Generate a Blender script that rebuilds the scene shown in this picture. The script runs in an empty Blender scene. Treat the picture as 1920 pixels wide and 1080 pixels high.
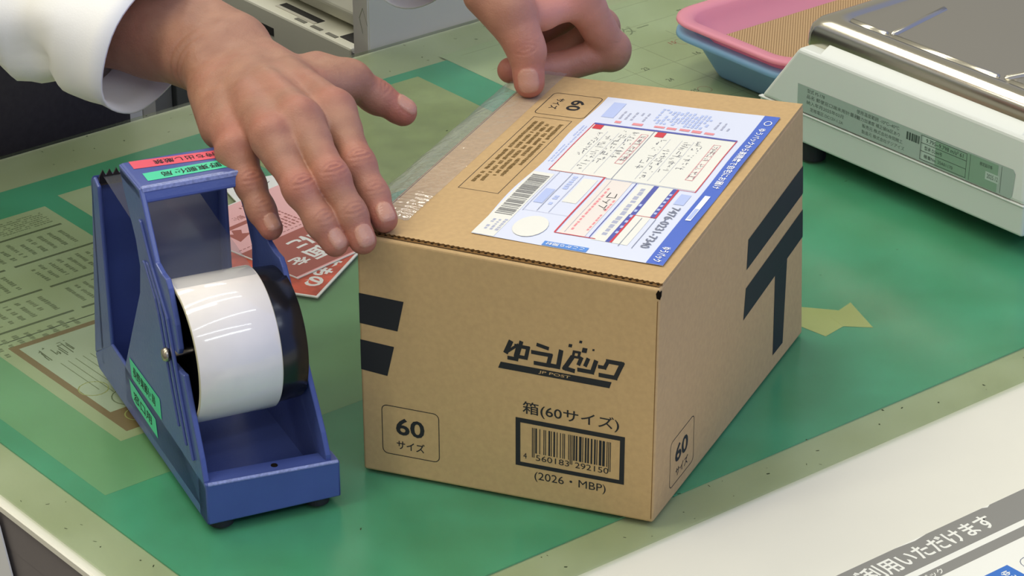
import bpy, bmesh, math, random
import numpy as np
from mathutils import Vector, Matrix

rnd = random.Random(7)
sc = bpy.context.scene
COL = sc.collection
MM = 0.001

def srgb(r, g, b):
    f = lambda c: (c / 255 / 12.92) if c / 255 <= 0.04045 else ((c / 255 + 0.055) / 1.055) ** 2.4
    return (f(r), f(g), f(b), 1.0)

# ---------------------------------------------------------------- camera, sky, lights, exposure
CAMROT = ((0.7803672, -0.6252676, -0.0082115), (-0.2786606, -0.3359675, -0.8997078), (0.5597993, 0.7043907, -0.4364155))          # rows: image right, image down, view direction
cam_data = bpy.data.cameras.new('camera')
cam = bpy.data.objects.new('camera', cam_data)
COL.objects.link(cam)
cam_data.sensor_width = 36
cam_data.lens = 5500.26944 / 1920 * 36
cam_data.clip_start = 0.05
r_, d_, v_ = [Vector(x) for x in CAMROT]
cam.matrix_world = Matrix(((r_.x, -d_.x, -v_.x, -0.83597), (r_.y, -d_.y, -v_.y, -1.18792), (r_.z, -d_.z, -v_.z, 0.81557), (0, 0, 0, 1)))
sc.camera = cam

world = bpy.data.worlds.new('world')
sc.world = world
world.use_nodes = True
_w = world.node_tree; _bg = _w.nodes['Background']
_bg.inputs[1].default_value = 0.42
# warm indoor light all round, bluer daylight coming from the public side of the counter
_tc = _w.nodes.new('ShaderNodeTexCoord'); _dp = _w.nodes.new('ShaderNodeVectorMath'); _dp.operation = 'DOT_PRODUCT'
_dp.inputs[1].default_value = (0.62, -0.78, 0.0)
_mr = _w.nodes.new('ShaderNodeMapRange'); _mr.inputs[1].default_value = -0.1; _mr.inputs[2].default_value = 0.8
_mx = _w.nodes.new('ShaderNodeMix'); _mx.data_type = 'RGBA'
_mx.inputs[6].default_value = (1.0, 0.97, 0.86, 1); _mx.inputs[7].default_value = (0.62, 0.86, 2.1, 1)
_w.links.new(_tc.outputs['Generated'], _dp.inputs[0]); _w.links.new(_dp.outputs['Value'], _mr.inputs[0])
_w.links.new(_mr.outputs[0], _mx.inputs[0]); _w.links.new(_mx.outputs[2], _bg.inputs[0])

def lamp(name, loc, target, sx, sy, power, color=(1, 0.97, 0.88)):
    L = bpy.data.lights.new(name, 'AREA')
    L.shape = 'RECTANGLE'; L.size = sx; L.size_y = sy; L.energy = power; L.color = color
    o = bpy.data.objects.new(name, L)
    COL.objects.link(o)
    o.location = loc
    o.rotation_euler = (Vector(target) - Vector(loc)).to_track_quat('-Z', 'Y').to_euler()
    return o

# ceiling fluorescent strips above the desk, running parallel to it
lamp('ceiling_strip_light', (0.1, 0.45, 1.75), (0.1, 0.45, 0), 2.4, 0.05, 6)
lamp('ceiling_strip_light', (0.1, 0.15, 1.75), (0.1, 0.15, 0), 2.4, 0.05, 4)
lamp('ceiling_strip_light', (0.0, -0.75, 1.75), (0.0, -0.6, 0), 2.6, 0.035, 4, (0.88, 0.95, 1.0))
lamp('ceiling_strip_light', (-0.3, -2.0, 1.75), (-0.1, -0.2, 0.1), 2.6, 0.035, 12, (0.85, 0.93, 1.0))
lamp('ceiling_strip_light', (-0.3, -1.45, 1.75), (-0.1, -0.2, 0.1), 2.6, 0.035, 5, (0.85, 0.93, 1.0))
lamp('ceiling_strip_light', (-0.9, 0.2, 1.8), (0, 0.1, 0), 0.16, 2.4, 14)
lamp('ceiling_strip_light', (0.1, 1.5, 1.8), (0.1, 0.6, 0), 2.4, 0.2, 24)

sc.view_settings.view_transform = 'Standard'
sc.view_settings.look = 'None'
sc.view_settings.exposure = -0.08
sc.view_settings.gamma = 1.0
sc.view_settings.use_curve_mapping = False

# ---------------------------------------------------------------- materials
_mats = {}
def mat(name, col, rough=0.5, metal=0.0, spec=0.5, noise=0.0, nscale=40, bump=0.0, bscale=200, coat=0.0, trans=0.0, emit=None):
    if name in _mats: return _mats[name]
    m = bpy.data.materials.new(name); m.use_nodes = True
    nt = m.node_tree; b = nt.nodes['Principled BSDF']
    b.inputs['Roughness'].default_value = rough
    b.inputs['Metallic'].default_value = metal
    b.inputs['Specular IOR Level'].default_value = spec
    b.inputs['Coat Weight'].default_value = coat
    b.inputs['Coat Roughness'].default_value = 0.08
    b.inputs['Transmission Weight'].default_value = trans
    b.inputs['Base Color'].default_value = col
    tc = nt.nodes.new('ShaderNodeTexCoord')
    if noise:
        n = nt.nodes.new('ShaderNodeTexNoise'); n.inputs['Scale'].default_value = nscale; n.inputs['Detail'].default_value = 6
        nt.links.new(tc.outputs['Object'], n.inputs['Vector'])
        r = nt.nodes.new('ShaderNodeValToRGB')
        r.color_ramp.elements[0].position = 0.3; r.color_ramp.elements[1].position = 0.7
        r.color_ramp.elements[0].color = tuple(c * (1 - noise) for c in col[:3]) + (1,)
        r.color_ramp.elements[1].color = tuple(min(1, c * (1 + noise)) for c in col[:3]) + (1,)
        nt.links.new(n.outputs['Fac'], r.inputs['Fac']); nt.links.new(r.outputs['Color'], b.inputs['Base Color'])
    if bump:
        n2 = nt.nodes.new('ShaderNodeTexNoise'); n2.inputs['Scale'].default_value = bscale; n2.inputs['Detail'].default_value = 4
        nt.links.new(tc.outputs['Object'], n2.inputs['Vector'])
        bp = nt.nodes.new('ShaderNodeBump'); bp.inputs['Strength'].default_value = bump; bp.inputs['Distance'].default_value = 0.001
        nt.links.new(n2.outputs['Fac'], bp.inputs['Height']); nt.links.new(bp.outputs['Normal'], b.inputs['Normal'])
    _mats[name] = m
    return m

def film_mat(name, tint, gloss_rough, haze_col, haze, fres=1.45, bump=0.0, bscale=60):
    """thin clear plastic: tinted see-through + a little haze + surface gloss"""
    m = bpy.data.materials.new(name); m.use_nodes = True
    nt = m.node_tree; nt.nodes.clear()
    out = nt.nodes.new('ShaderNodeOutputMaterial')
    tr = nt.nodes.new('ShaderNodeBsdfTransparent'); tr.inputs[0].default_value = tint
    df = nt.nodes.new('ShaderNodeBsdfDiffuse'); df.inputs[0].default_value = haze_col
    gl = nt.nodes.new('ShaderNodeBsdfGlossy'); gl.inputs['Roughness'].default_value = gloss_rough
    fr = nt.nodes.new('ShaderNodeLayerWeight'); fr.inputs['Blend'].default_value = 0.5
    pw = nt.nodes.new('ShaderNodeMath'); pw.operation = 'POWER'; pw.inputs[1].default_value = 4.0
    ml = nt.nodes.new('ShaderNodeMath'); ml.operation = 'MULTIPLY_ADD'; ml.inputs[1].default_value = 0.6; ml.inputs[2].default_value = (fres - 1) * 0.09
    nt.links.new(fr.outputs['Facing'], pw.inputs[0]); nt.links.new(pw.outputs[0], ml.inputs[0])
    m1 = nt.nodes.new('ShaderNodeMixShader'); m1.inputs[0].default_value = haze
    m2 = nt.nodes.new('ShaderNodeMixShader')
    nt.links.new(tr.outputs[0], m1.inputs[1]); nt.links.new(df.outputs[0], m1.inputs[2])
    nt.links.new(ml.outputs[0], m2.inputs[0]); nt.links.new(m1.outputs[0], m2.inputs[1]); nt.links.new(gl.outputs[0], m2.inputs[2])
    nt.links.new(m2.outputs[0], out.inputs[0])
    if bump:
        tc = nt.nodes.new('ShaderNodeTexCoord')
        n2 = nt.nodes.new('ShaderNodeTexNoise'); n2.inputs['Scale'].default_value = bscale
        nt.links.new(tc.outputs['Object'], n2.inputs['Vector'])
        bp = nt.nodes.new('ShaderNodeBump'); bp.inputs['Strength'].default_value = bump; bp.inputs['Distance'].default_value = 0.002
        nt.links.new(n2.outputs['Fac'], bp.inputs['Height'])
        nt.links.new(bp.outputs['Normal'], gl.inputs['Normal']); nt.links.new(bp.outputs['Normal'], fr.inputs['Normal'])
    _mats[name] = m
    return m

M_CARD = mat('cardboard', srgb(191, 158, 108), 0.75, noise=0.05, nscale=300, bump=0.05, bscale=500, spec=0.2)
M_CARDEDGE = mat('cardboard_edge', srgb(120, 88, 48), 0.9, spec=0.1)
M_INK = mat('print_black', srgb(42, 42, 42), 0.6, spec=0.2)
M_HOLE = mat('dark_gap', srgb(26, 20, 14), 0.9, spec=0.05)
M_KRAFTTXT = mat('print_brown', srgb(118, 94, 55), 0.8, spec=0.1)
M_LABEL = mat('label_paper', srgb(214, 217, 226), 0.45, spec=0.3)
M_CREAM = mat('label_cream', srgb(228, 225, 208), 0.5, spec=0.3)
M_PEACH = mat('label_peach', srgb(228, 217, 202), 0.5, spec=0.3)
M_BLUE = mat('label_blue', srgb(70, 102, 188), 0.4)
M_SKY = mat('label_sky', srgb(78, 136, 205), 0.4)
M_NAVY = mat('label_navy', srgb(78, 86, 160), 0.4)
M_RED = mat('label_red', srgb(205, 50, 60), 0.4)
M_PALEBLUE = mat('label_paleblue', srgb(178, 190, 222), 0.5)
M_PALEGREY = mat('label_palegrey', srgb(170, 172, 186), 0.5)
M_GREYTXT = mat('label_greytext', srgb(120, 124, 138), 0.5)
M_PENCIL = mat('handwriting', srgb(105, 105, 108), 0.6)
M_PINKTXT = mat('label_pinktext', srgb(226, 140, 140), 0.5)
M_BARGREY = mat('barcode_grey', srgb(120, 118, 112), 0.6)
M_WHITE = mat('white_print', srgb(240, 240, 236), 0.5)

M_ENAMEL = mat('blue_enamel', srgb(72, 86, 142), 0.28, spec=0.5, noise=0.05, nscale=30, bump=0.12, bscale=350)
M_WORN = mat('worn_enamel_edge', srgb(128, 136, 176), 0.35, noise=0.25, nscale=600)
M_TAPEROLL = mat('tape_roll', srgb(236, 227, 212), 0.075, spec=0.7, noise=0.02, nscale=80, bump=0.018, bscale=60)
M_TAPEEDGE = mat('tape_edge', srgb(196, 186, 150), 0.4)
M_BLACKPL = mat('black_plastic', srgb(26, 26, 28), 0.22)
M_STEEL = mat('bolt_steel', srgb(180, 170, 150), 0.3, metal=1.0)
M_BLADE = mat('blade_steel', srgb(70, 62, 60), 0.35, metal=0.8)
M_RUBBER = mat('black_rubber', srgb(20, 20, 22), 0.7)
M_TAGGREEN = mat('green_label_tape', srgb(68, 200, 148), 0.4)
M_TAGRED = mat('red_label_tape', srgb(222, 82, 96), 0.4)
M_FILM = film_mat('clear_film', (0.86, 0.87, 0.88, 1), 0.12, (0.5, 0.5, 0.5, 1), 0.12, 1.35)
M_TAPE = film_mat('clear_packing_tape', (0.95, 0.94, 0.90, 1), 0.10, (0.85, 0.84, 0.80, 1), 0.17, 1.6, bump=0.5, bscale=140)

M_SHEET = film_mat('clear_mat_sheet', (0.82, 0.86, 0.77, 1), 0.22, (0.45, 0.52, 0.30, 1), 0.03, 1.35)
_nt = M_SHEET.node_tree          # years of wear: mottled tint
_t = next(n for n in _nt.nodes if n.type == 'BSDF_TRANSPARENT')
_tc = _nt.nodes.new('ShaderNodeTexCoord'); _n = _nt.nodes.new('ShaderNodeTexNoise'); _n.inputs['Scale'].default_value = 13; _n.inputs['Detail'].default_value = 7
_nt.links.new(_tc.outputs['Object'], _n.inputs['Vector'])
_r = _nt.nodes.new('ShaderNodeValToRGB'); _r.color_ramp.elements[0].position = 0.34; _r.color_ramp.elements[1].position = 0.66
_r.color_ramp.elements[0].color = (0.795, 0.835, 0.735, 1); _r.color_ramp.elements[1].color = (0.84, 0.88, 0.80, 1)
_nt.links.new(_n.outputs['Fac'], _r.inputs[0]); _nt.links.new(_r.outputs[0], _t.inputs[0])
M_FELT = mat('green_underlay', srgb(90, 194, 168), 0.8, noise=0.06, nscale=25, spec=0.1)
M_DESK = mat('cream_laminate', srgb(226, 221, 198), 0.45, noise=0.015, nscale=18)
M_DESKEDGE = mat('cream_edge_band', srgb(232, 226, 200), 0.5)
M_POSTERGREY = mat('poster_grey', srgb(135, 132, 120), 0.5)
M_POSTERWHITE = mat('poster_white', srgb(236, 233, 214), 0.5)
M_POSTERBLUE = mat('poster_blue', srgb(50, 110, 185), 0.5)
M_DOC = mat('document_paper', srgb(222, 224, 198), 0.7, spec=0.1)
M_DOCTXT = mat('document_text', srgb(156, 160, 136), 0.7, spec=0.1)
M_DOCDARK = mat('document_bar', srgb(122, 126, 104), 0.7, spec=0.1)
M_DOCBROWN = mat('document_frame', srgb(176, 136, 104), 0.7, spec=0.1)
M_DOCPINK = mat('document_pink', srgb(214, 120, 110), 0.7, spec=0.1)
M_OLDTAPE = mat('yellowed_paper', srgb(240, 232, 160), 0.7, spec=0.1)
M_APRON = mat('desk_side_grey', srgb(122, 114, 106), 0.6, noise=0.05, nscale=15)
M_GRIME = mat('grime', srgb(60, 66, 44), 0.9, spec=0.05)

M_SCALE = mat('scale_plastic', srgb(214, 216, 204), 0.38, spec=0.5)
M_SSTEEL = mat('brushed_steel', srgb(205, 199, 180), 0.2, metal=1.0, bump=0.02, bscale=40)
M_PLATE = mat('rating_plate', srgb(156, 170, 156), 0.35)
M_PLATE2 = mat('rating_plate_green', srgb(126, 154, 128), 0.35)
M_PLATE3 = mat('rating_plate_pale', srgb(170, 186, 170), 0.4)
M_PLATETXT = mat('rating_text', srgb(62, 74, 64), 0.5)
M_TRAYMAT = mat('tray_liner', srgb(176, 146, 104), 0.8, spec=0.2)

M_PINKPAPER = mat('pink_paper', srgb(244, 186, 178), 0.55)
M_BROWNRED = mat('brown_red_print', srgb(176, 98, 82), 0.55)
M_REDPRINT = mat('red_print', srgb(214, 96, 68), 0.5, noise=0.45, nscale=55)
M_CARDWHITE = mat('white_card', srgb(240, 238, 224), 0.6)

M_COTTON = mat('white_cotton', srgb(244, 239, 224), 0.85, spec=0.1, bump=0.1, bscale=900)
M_TROUSER = mat('dark_trousers', srgb(58, 54, 52), 0.9, spec=0.1, noise=0.1, nscale=200)
M_HAIR = mat('black_hair', srgb(24, 22, 22), 0.5)
M_SHOE = mat('black_leather', srgb(22, 22, 22), 0.4)
M_FLOOR = mat('grey_floor', srgb(118, 112, 106), 0.6, noise=0.06, nscale=6)
M_PANEL = mat('grey_panel', srgb(186, 181, 164), 0.5)
M_PANELEDGE = mat('grey_panel_edge', srgb(196, 190, 176), 0.5)
M_DEVICE = mat('beige_plastic', srgb(208, 205, 184), 0.45)
M_DEVDARK = mat('beige_plastic_dark', srgb(112, 110, 98), 0.5)
M_DARKSLOT = mat('slot_dark', srgb(38, 36, 32), 0.8)
M_DRAWER = mat('office_white', srgb(226, 224, 214), 0.5)
M_GREYSTEEL = mat('office_grey', srgb(120, 120, 114), 0.5)

def tray_mat(name, col, tr):
    m = bpy.data.materials.new(name); m.use_nodes = True
    nt = m.node_tree; nt.nodes.clear()
    out = nt.nodes.new('ShaderNodeOutputMaterial')
    p = nt.nodes.new('ShaderNodeBsdfPrincipled'); p.inputs['Base Color'].default_value = col; p.inputs['Roughness'].default_value = 0.35
    t = nt.nodes.new('ShaderNodeBsdfTranslucent'); t.inputs[0].default_value = col
    x = nt.nodes.new('ShaderNodeBsdfTransparent'); x.inputs[0].default_value = tuple(min(1, c ** 0.5) for c in col[:3]) + (1,)
    a = nt.nodes.new('ShaderNodeMixShader'); a.inputs[0].default_value = 0.35
    b = nt.nodes.new('ShaderNodeMixShader'); b.inputs[0].default_value = tr
    nt.links.new(p.outputs[0], a.inputs[1]); nt.links.new(t.outputs[0], a.inputs[2])
    nt.links.new(a.outputs[0], b.inputs[1]); nt.links.new(x.outputs[0], b.inputs[2]); nt.links.new(b.outputs[0], out.inputs[0])
    return m
M_TRAYPINK = tray_mat('pink_translucent_plastic', srgb(252, 178, 190), 0.22)
M_TRAYBLUE = tray_mat('blue_translucent_plastic', srgb(162, 206, 236), 0.26)

# woven look of the tray liner
_nt = M_TRAYMAT.node_tree; _b = _nt.nodes['Principled BSDF']
_tc = _nt.nodes.new('ShaderNodeTexCoord'); _ck = _nt.nodes.new('ShaderNodeTexChecker'); _ck.inputs['Scale'].default_value = 760
_ck.inputs['Color1'].default_value = srgb(190, 160, 114); _ck.inputs['Color2'].default_value = srgb(138, 110, 74)
_nt.links.new(_tc.outputs['Object'], _ck.inputs['Vector']); _nt.links.new(_ck.outputs['Color'], _b.inputs['Base Color'])
_bp = _nt.nodes.new('ShaderNodeBump'); _bp.inputs['Strength'].default_value = 0.6; _bp.inputs['Distance'].default_value = 0.001
_nt.links.new(_ck.outputs['Fac'], _bp.inputs['Height']); _nt.links.new(_bp.outputs['Normal'], _b.inputs['Normal'])

# ---------------------------------------------------------------- mesh helpers (all in millimetres)
class MB:
    def __init__(self): self.v = []; self.f = []; self.m = []; self.mats = []
    def mi(self, m):
        if m not in self.mats: self.mats.append(m)
        return self.mats.index(m)
    def add(self, vs, fs, m):
        o = len(self.v); self.v += [tuple(x) for x in vs]
        i = self.mi(m)
        for f in fs: self.f.append([k + o for k in f]); self.m.append(i)
    def box(self, x0, y0, z0, x1, y1, z1, m):
        vs = [(x, y, z) for z in (z0, z1) for y in (y0, y1) for x in (x0, x1)]
        self.add(vs, [(0, 2, 3, 1), (4, 5, 7, 6), (0, 1, 5, 4), (1, 3, 7, 5), (3, 2, 6, 7), (2, 0, 4, 6)], m)
    def hexa(self, b, t, m):
        """b, t: four bottom and four top corners, counter-clockwise from above"""
        self.add(list(b) + list(t), [(3, 2, 1, 0), (4, 5, 6, 7), (0, 1, 5, 4), (1, 2, 6, 5), (2, 3, 7, 6), (3, 0, 4, 7)], m)
    def prism(self, poly, fn, a, b, m):
        """extrude a 2D polygon between depths a and b; fn(p, q, depth) -> xyz"""
        n = len(poly)
        vs = [fn(p, q, a) for p, q in poly] + [fn(p, q, b) for p, q in poly]
        fs = [tuple(range(n - 1, -1, -1)), tuple(range(n, 2 * n))] + [(i, (i + 1) % n, n + (i + 1) % n, n + i) for i in range(n)]
        self.add(vs, fs, m)
    def loft(self, rings, m, cap=(True, True), closed=True):
        n = len(rings[0]); vs = [p for r in rings for p in r]; fs = []
        for i in range(len(rings) - 1):
            for j in range(n if closed else n - 1):
                fs.append((i * n + j, i * n + (j + 1) % n, (i + 1) * n + (j + 1) % n, (i + 1) * n + j))
        if cap[0]: fs.append(tuple(range(n - 1, -1, -1)))
        if cap[1]: fs.append(tuple((len(rings) - 1) * n + j for j in range(n)))
        self.add(vs, fs, m)
    def cyl(self, c, axis, r, h, m, n=32, cap=(True, True)):
        ax = Vector(axis).normalized(); u = ax.orthogonal().normalized(); w = ax.cross(u); c = Vector(c)
        ring = lambda k: [tuple(c + ax * k + (u * math.cos(t) + w * math.sin(t)) * r) for t in [2 * math.pi * i / n for i in range(n)]]
        self.loft([ring(0), ring(h)], m, cap)
    def lathe(self, c, axis, prof, m, n=48, cap=(True, True)):
        """prof: (distance along axis, radius)"""
        ax = Vector(axis).normalized(); u = ax.orthogonal().normalized(); w = ax.cross(u); c = Vector(c)
        rings = [[tuple(c + ax * k + (u * math.cos(2 * math.pi * i / n) + w * math.sin(2 * math.pi * i / n)) * r) for i in range(n)] for k, r in prof]
        self.loft(rings, m, cap)
    def build(self, name, parent=None, smooth=False, bevel=0.0, seg=2, angle=35, normals=True, subd=0):
        me = bpy.data.meshes.new(name)
        me.from_pydata([(x * MM, y * MM, z * MM) for x, y, z in self.v], [], self.f)
        for m in self.mats: me.materials.append(m)
        me.polygons.foreach_set('material_index', self.m)
        if normals:
            bm = bmesh.new(); bm.from_mesh(me)
            bmesh.ops.recalc_face_normals(bm, faces=bm.faces[:])
            bm.to_mesh(me); bm.free()
        if smooth: me.polygons.foreach_set('use_smooth', [True] * len(me.polygons))
        me.update()
        o = bpy.data.objects.new(name, me); COL.objects.link(o)
        if parent: o.parent = parent
        if bevel:
            b = o.modifiers.new('bevel', 'BEVEL'); b.width = bevel * MM; b.segments = seg; b.limit_method = 'ANGLE'; b.angle_limit = math.radians(angle)
        if subd:
            s = o.modifiers.new('subd', 'SUBSURF'); s.levels = subd; s.render_levels = subd
        return o

def tag(o, label=None, cat=None, group=None, kind=None):
    if label: o['label'] = label
    if cat: o['category'] = cat
    if group: o['group'] = group
    if kind: o['kind'] = kind
    return o
def thing(name, label, cat, loc=(0, 0, 0), rz=0, group=None):
    o = bpy.data.objects.new(name, None); COL.objects.link(o)
    o.empty_display_size = 0.02
    o.location = tuple(c * MM for c in loc); o.rotation_euler = (0, 0, rz)
    return tag(o, label, cat, group)

# ---- flat printing: 2D shapes in millimetres laid on a surface through a mapping (u, v, lift) -> xyz
_glyph = {}
def glyphs(s, bold):
    k = (s, bold)
    if k in _glyph: return _glyph[k]
    c = bpy.data.curves.new('t', 'FONT'); c.body = s; c.size = 1.0; c.resolution_u = 3; c.offset = bold; c.dimensions = '2D'; c.fill_mode = 'BOTH'
    o = bpy.data.objects.new('t', c); COL.objects.link(o)
    dg = bpy.context.evaluated_depsgraph_get(); dg.update()
    me = bpy.data.meshes.new_from_object(o.evaluated_get(dg))
    vs = [(v.co.x, v.co.y) for v in me.vertices]; fs = [tuple(p.vertices) for p in me.polygons]
    bpy.data.meshes.remove(me); bpy.data.objects.remove(o); bpy.data.curves.remove(c)
    if vs:
        x0 = min(v[0] for v in vs); x1 = max(v[0] for v in vs); y0 = min(v[1] for v in vs); y1 = max(v[1] for v in vs)
    else: x0 = x1 = y0 = y1 = 0
    _glyph[k] = (vs, fs, (x0, y0, x1, y1))
    return _glyph[k]

class Ink:
    """prints onto an MB through a mapping"""
    def __init__(self, mb, fmap, lift=0.12): self.mb = mb; self.map = fmap; self.lift = lift
    def poly(self, pts, m, up=0): self.mb.add([self.map(u, v, self.lift + up) for u, v in pts], [tuple(range(len(pts)))], m)
    def quad(self, a, b, c, d, m, nu=8, nv=4, up=0):
        P = lambda s, t: tuple((a[k] * (1 - s) + b[k] * s) * (1 - t) + (d[k] * (1 - s) + c[k] * s) * t for k in (0, 1))
        for i in range(nu):
            for j in range(nv): self.poly([P(i / nu, j / nv), P((i + 1) / nu, j / nv), P((i + 1) / nu, (j + 1) / nv), P(i / nu, (j + 1) / nv)], m, up)
    def rect(self, u0, v0, u1, v1, m, up=0): self.poly([(u0, v0), (u1, v0), (u1, v1), (u0, v1)], m, up)
    def line(self, pts, w, m, up=0.06, closed=False):
        pts = list(pts); n = len(pts)
        for i in range(n if closed else n - 1):
            (x0, y0), (x1, y1) = pts[i], pts[(i + 1) % n]
            L = math.hypot(x1 - x0, y1 - y0) or 1; dx, dy = (x1 - x0) / L * w / 2, (y1 - y0) / L * w / 2
            e = 0.9
            self.poly([(x0 - dy - dx * e, y0 + dx - dy * e), (x0 + dy - dx * e, y0 - dx - dy * e), (x1 + dy + dx * e, y1 - dx + dy * e), (x1 - dy + dx * e, y1 + dx + dy * e)], m, up)
    def frame(self, u0, v0, u1, v1, w, m, up=0.02):
        self.rect(u0, v0, u1, v0 + w, m, up); self.rect(u0, v1 - w, u1, v1, m, up)
        self.rect(u0, v0 + w, u0 + w, v1 - w, m, up); self.rect(u1 - w, v0 + w, u1, v1 - w, m, up)
    def rframe(self, u0, v0, u1, v1, r, w, m, up=0.02):
        pts = []
        for cx, cy, a0 in ((u1 - r, v0 + r, -90), (u1 - r, v1 - r, 0), (u0 + r, v1 - r, 90), (u0 + r, v0 + r, 180)):
            for k in range(5):
                a = math.radians(a0 + 22.5 * k); pts.append((cx + r * math.cos(a), cy + r * math.sin(a)))
        self.line(pts, w, m, up, True)
    def text(self, s, u0, v0, u1, v1, m, up=0.04, bold=0.0, rot=0, shear=0):
        """fit text s in the box (u0,v0)-(u1,v1); rot in quarter turns: 0 reads +u, 3 reads -v, 2 reads -u, 1 reads +v"""
        vs, fs, (x0, y0, x1, y1) = glyphs(s, bold)
        if not vs: return
        out = []
        for x, y in vs:
            a = (x - x0) / (x1 - x0 or 1); b = (y - y0) / (y1 - y0 or 1)
            a += shear * (b - 0.5)
            if rot == 0: p = (u0 + a * (u1 - u0), v0 + b * (v1 - v0))
            elif rot == 2: p = (u1 - a * (u1 - u0), v1 - b * (v1 - v0))
            elif rot == 3: p = (u0 + b * (u1 - u0), v1 - a * (v1 - v0))
            else: p = (u1 - b * (u1 - u0), v0 + a * (v1 - v0))
            out.append(self.map(p[0], p[1], self.lift + up))
        self.mb.add(out, fs, m)
    def fuzz(self, u0, v0, u1, v1, rows, m, seed=1, fill=0.6, along='u', cell=None, up=0.03):
        """rows of tiny marks standing in for print too small to read"""
        R = random.Random(seed)
        L0, L1, W0, W1 = (u0, u1, v0, v1) if along == 'u' else (v0, v1, u0, u1)
        pitch = (W1 - W0) / rows; cell = cell or pitch * 0.9
        for r in range(rows):
            w = W0 + pitch * r; p = L0
            while p < L1 - cell * 0.5:
                q = min(L1, p + cell * R.uniform(0.5, 1.1))
                if R.random() < 0.86:
                    a, b = w + pitch * (0.5 - fill / 2 * R.uniform(0.6, 1)), w + pitch * (0.5 + fill / 2 * R.uniform(0.6, 1))
                    if along == 'u': self.rect(p, a, q, b, m, up)
                    else: self.rect(a, p, b, q, m, up)
                p = q + cell * R.uniform(0.12, 0.4)
    def scribble(self, u0, v0, u1, v1, n, m, seed=1, w=0.35, along='v', up=0.05):
        """a column of handwritten characters too faint to read"""
        R = random.Random(seed)
        for k in range(n):
            if along == 'v':
                c = (u0, v1 - (v1 - v0) * (k + 1) / n, u1, v1 - (v1 - v0) * k / n)
            else: c = (u0 + (u1 - u0) * k / n, v0, u0 + (u1 - u0) * (k + 0.85) / n, v1)
            for _ in range(R.randint(3, 5)):
                a = (R.uniform(c[0], c[2]), R.uniform(c[1], c[3]))
                if R.random() < 0.5: b = (R.uniform(c[0], c[2]), a[1] + R.uniform(-.4, .4))
                else: b = (a[0] + R.uniform(-.5, .5), R.uniform(c[1], c[3]))
                self.line([a, b], w, m, up)

def flat(ox, oy, z, ang=0.0):
    """mapping of a sheet lying flat: origin, rotation in degrees"""
    ca, sa = math.cos(math.radians(ang)), math.sin(math.radians(ang))
    return lambda u, v, l: (ox + u * ca - v * sa, oy + u * sa + v * ca, z + l)

# ================================================================ SETTING
# x runs along the desk, +y towards the clerk behind it, top of the clear desk sheet at z = 0
mb = MB(); mb.box(-3000, -3000, -740, 3500, 3500, -720, M_FLOOR)
tag(mb.build('floor'), kind='structure')

# ---------------------------------------------------------------- desk
desk = thing('service_desk', 'long cream laminate counter under the green desk mat', 'desk', (-177, 0, -720))
mb = MB(); mb.box(0, -420, 712.5, 1300, 527, 716.5, M_DESK); mb.build('worktop', desk, bevel=0.6)
mb = MB(); mb.box(0.3, -418, 690, 1298, 525, 712.4, M_APRON); mb.build('apron', desk)
mb = MB(); mb.box(-1.8, -420, 713.2, 0, 527, 716.8, M_DESKEDGE); mb.build('edge_band', desk)
mb = MB(); mb.box(0.5, -418, 0, 30, 525, 690, M_APRON); mb.build('side_panel', desk)
mb = MB(); mb.box(1240, -380, 0, 1270, 500, 690, M_PANEL); mb.build('side_panel', desk)
mb = MB(); mb.box(60, -60, 120, 1240, -40, 690, M_PANEL); mb.build('back_panel', desk)

# ---------------------------------------------------------------- desk mat: felt underlay and clear sheet
deskmat = thing('desk_mat', 'green felt desk mat under a clear sheet covering the desk', 'desk mat', (0, 0, -3.4))
mb = MB(); mb.box(-142, -132, 0.1, 960, 474, 1.1, M_FELT); mb.build('felt_underlay', deskmat)
mb = MB(); mb.box(-173.5, -164.5, 1.9, 990, 524, 3.4, M_SHEET)
mb.build('clear_sheet', deskmat)
mb = MB(); ink = Ink(mb, flat(0, 0, 3.4), 0.02)
R = random.Random(3)
for _ in range(150):
    e = R.random()
    if e < 0.30: p = (R.uniform(-170, -146), R.uniform(-160, 400))
    elif e < 0.55: p = (R.uniform(-100, 420), R.uniform(-162, -134))
    elif e < 0.85: p = (R.uniform(-100, 600), R.uniform(478, 522))
    else: p = (R.uniform(-100, 500), R.uniform(-130, 430))
    a = R.uniform(0, 3.14); l = R.uniform(0.3, 1.3); w = R.uniform(0.2, 0.7)
    c, s = math.cos(a), math.sin(a)
    mb_pts = [(p[0] + c * x - s * y, p[1] + s * x + c * y) for x, y in ((-l, -w), (l, -w * .6), (l * .8, w), (-l * .7, w * .8))]
    ink.poly(mb_pts, M_GRIME)
o = mb.build('scuff_marks', deskmat); tag(o, 'dark specks and scuffs on the clear sheet', kind='stuff')

# ---- papers slid under the clear sheet
ZD = -2.1
def sheet(name, label, cat, x0, y0, x1, y1, draw=None, z=ZD, ang=0, m=None, group=None):
    """a paper whose corner is at x0,y0"""
    o = thing(name, label, cat, (x0, y0, z), math.radians(ang), group or 'papers under the desk mat')
    mb = MB(); mb.box(0, 0, -0.05, x1 - x0, y1 - y0, 0.0, m or M_DOC)
    if draw: draw(Ink(mb, lambda u, v, l: (u, v, l * 0.3), 0.05), x1 - x0, y1 - y0)
    p = mb.build('sheet', o)
    return o

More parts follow.
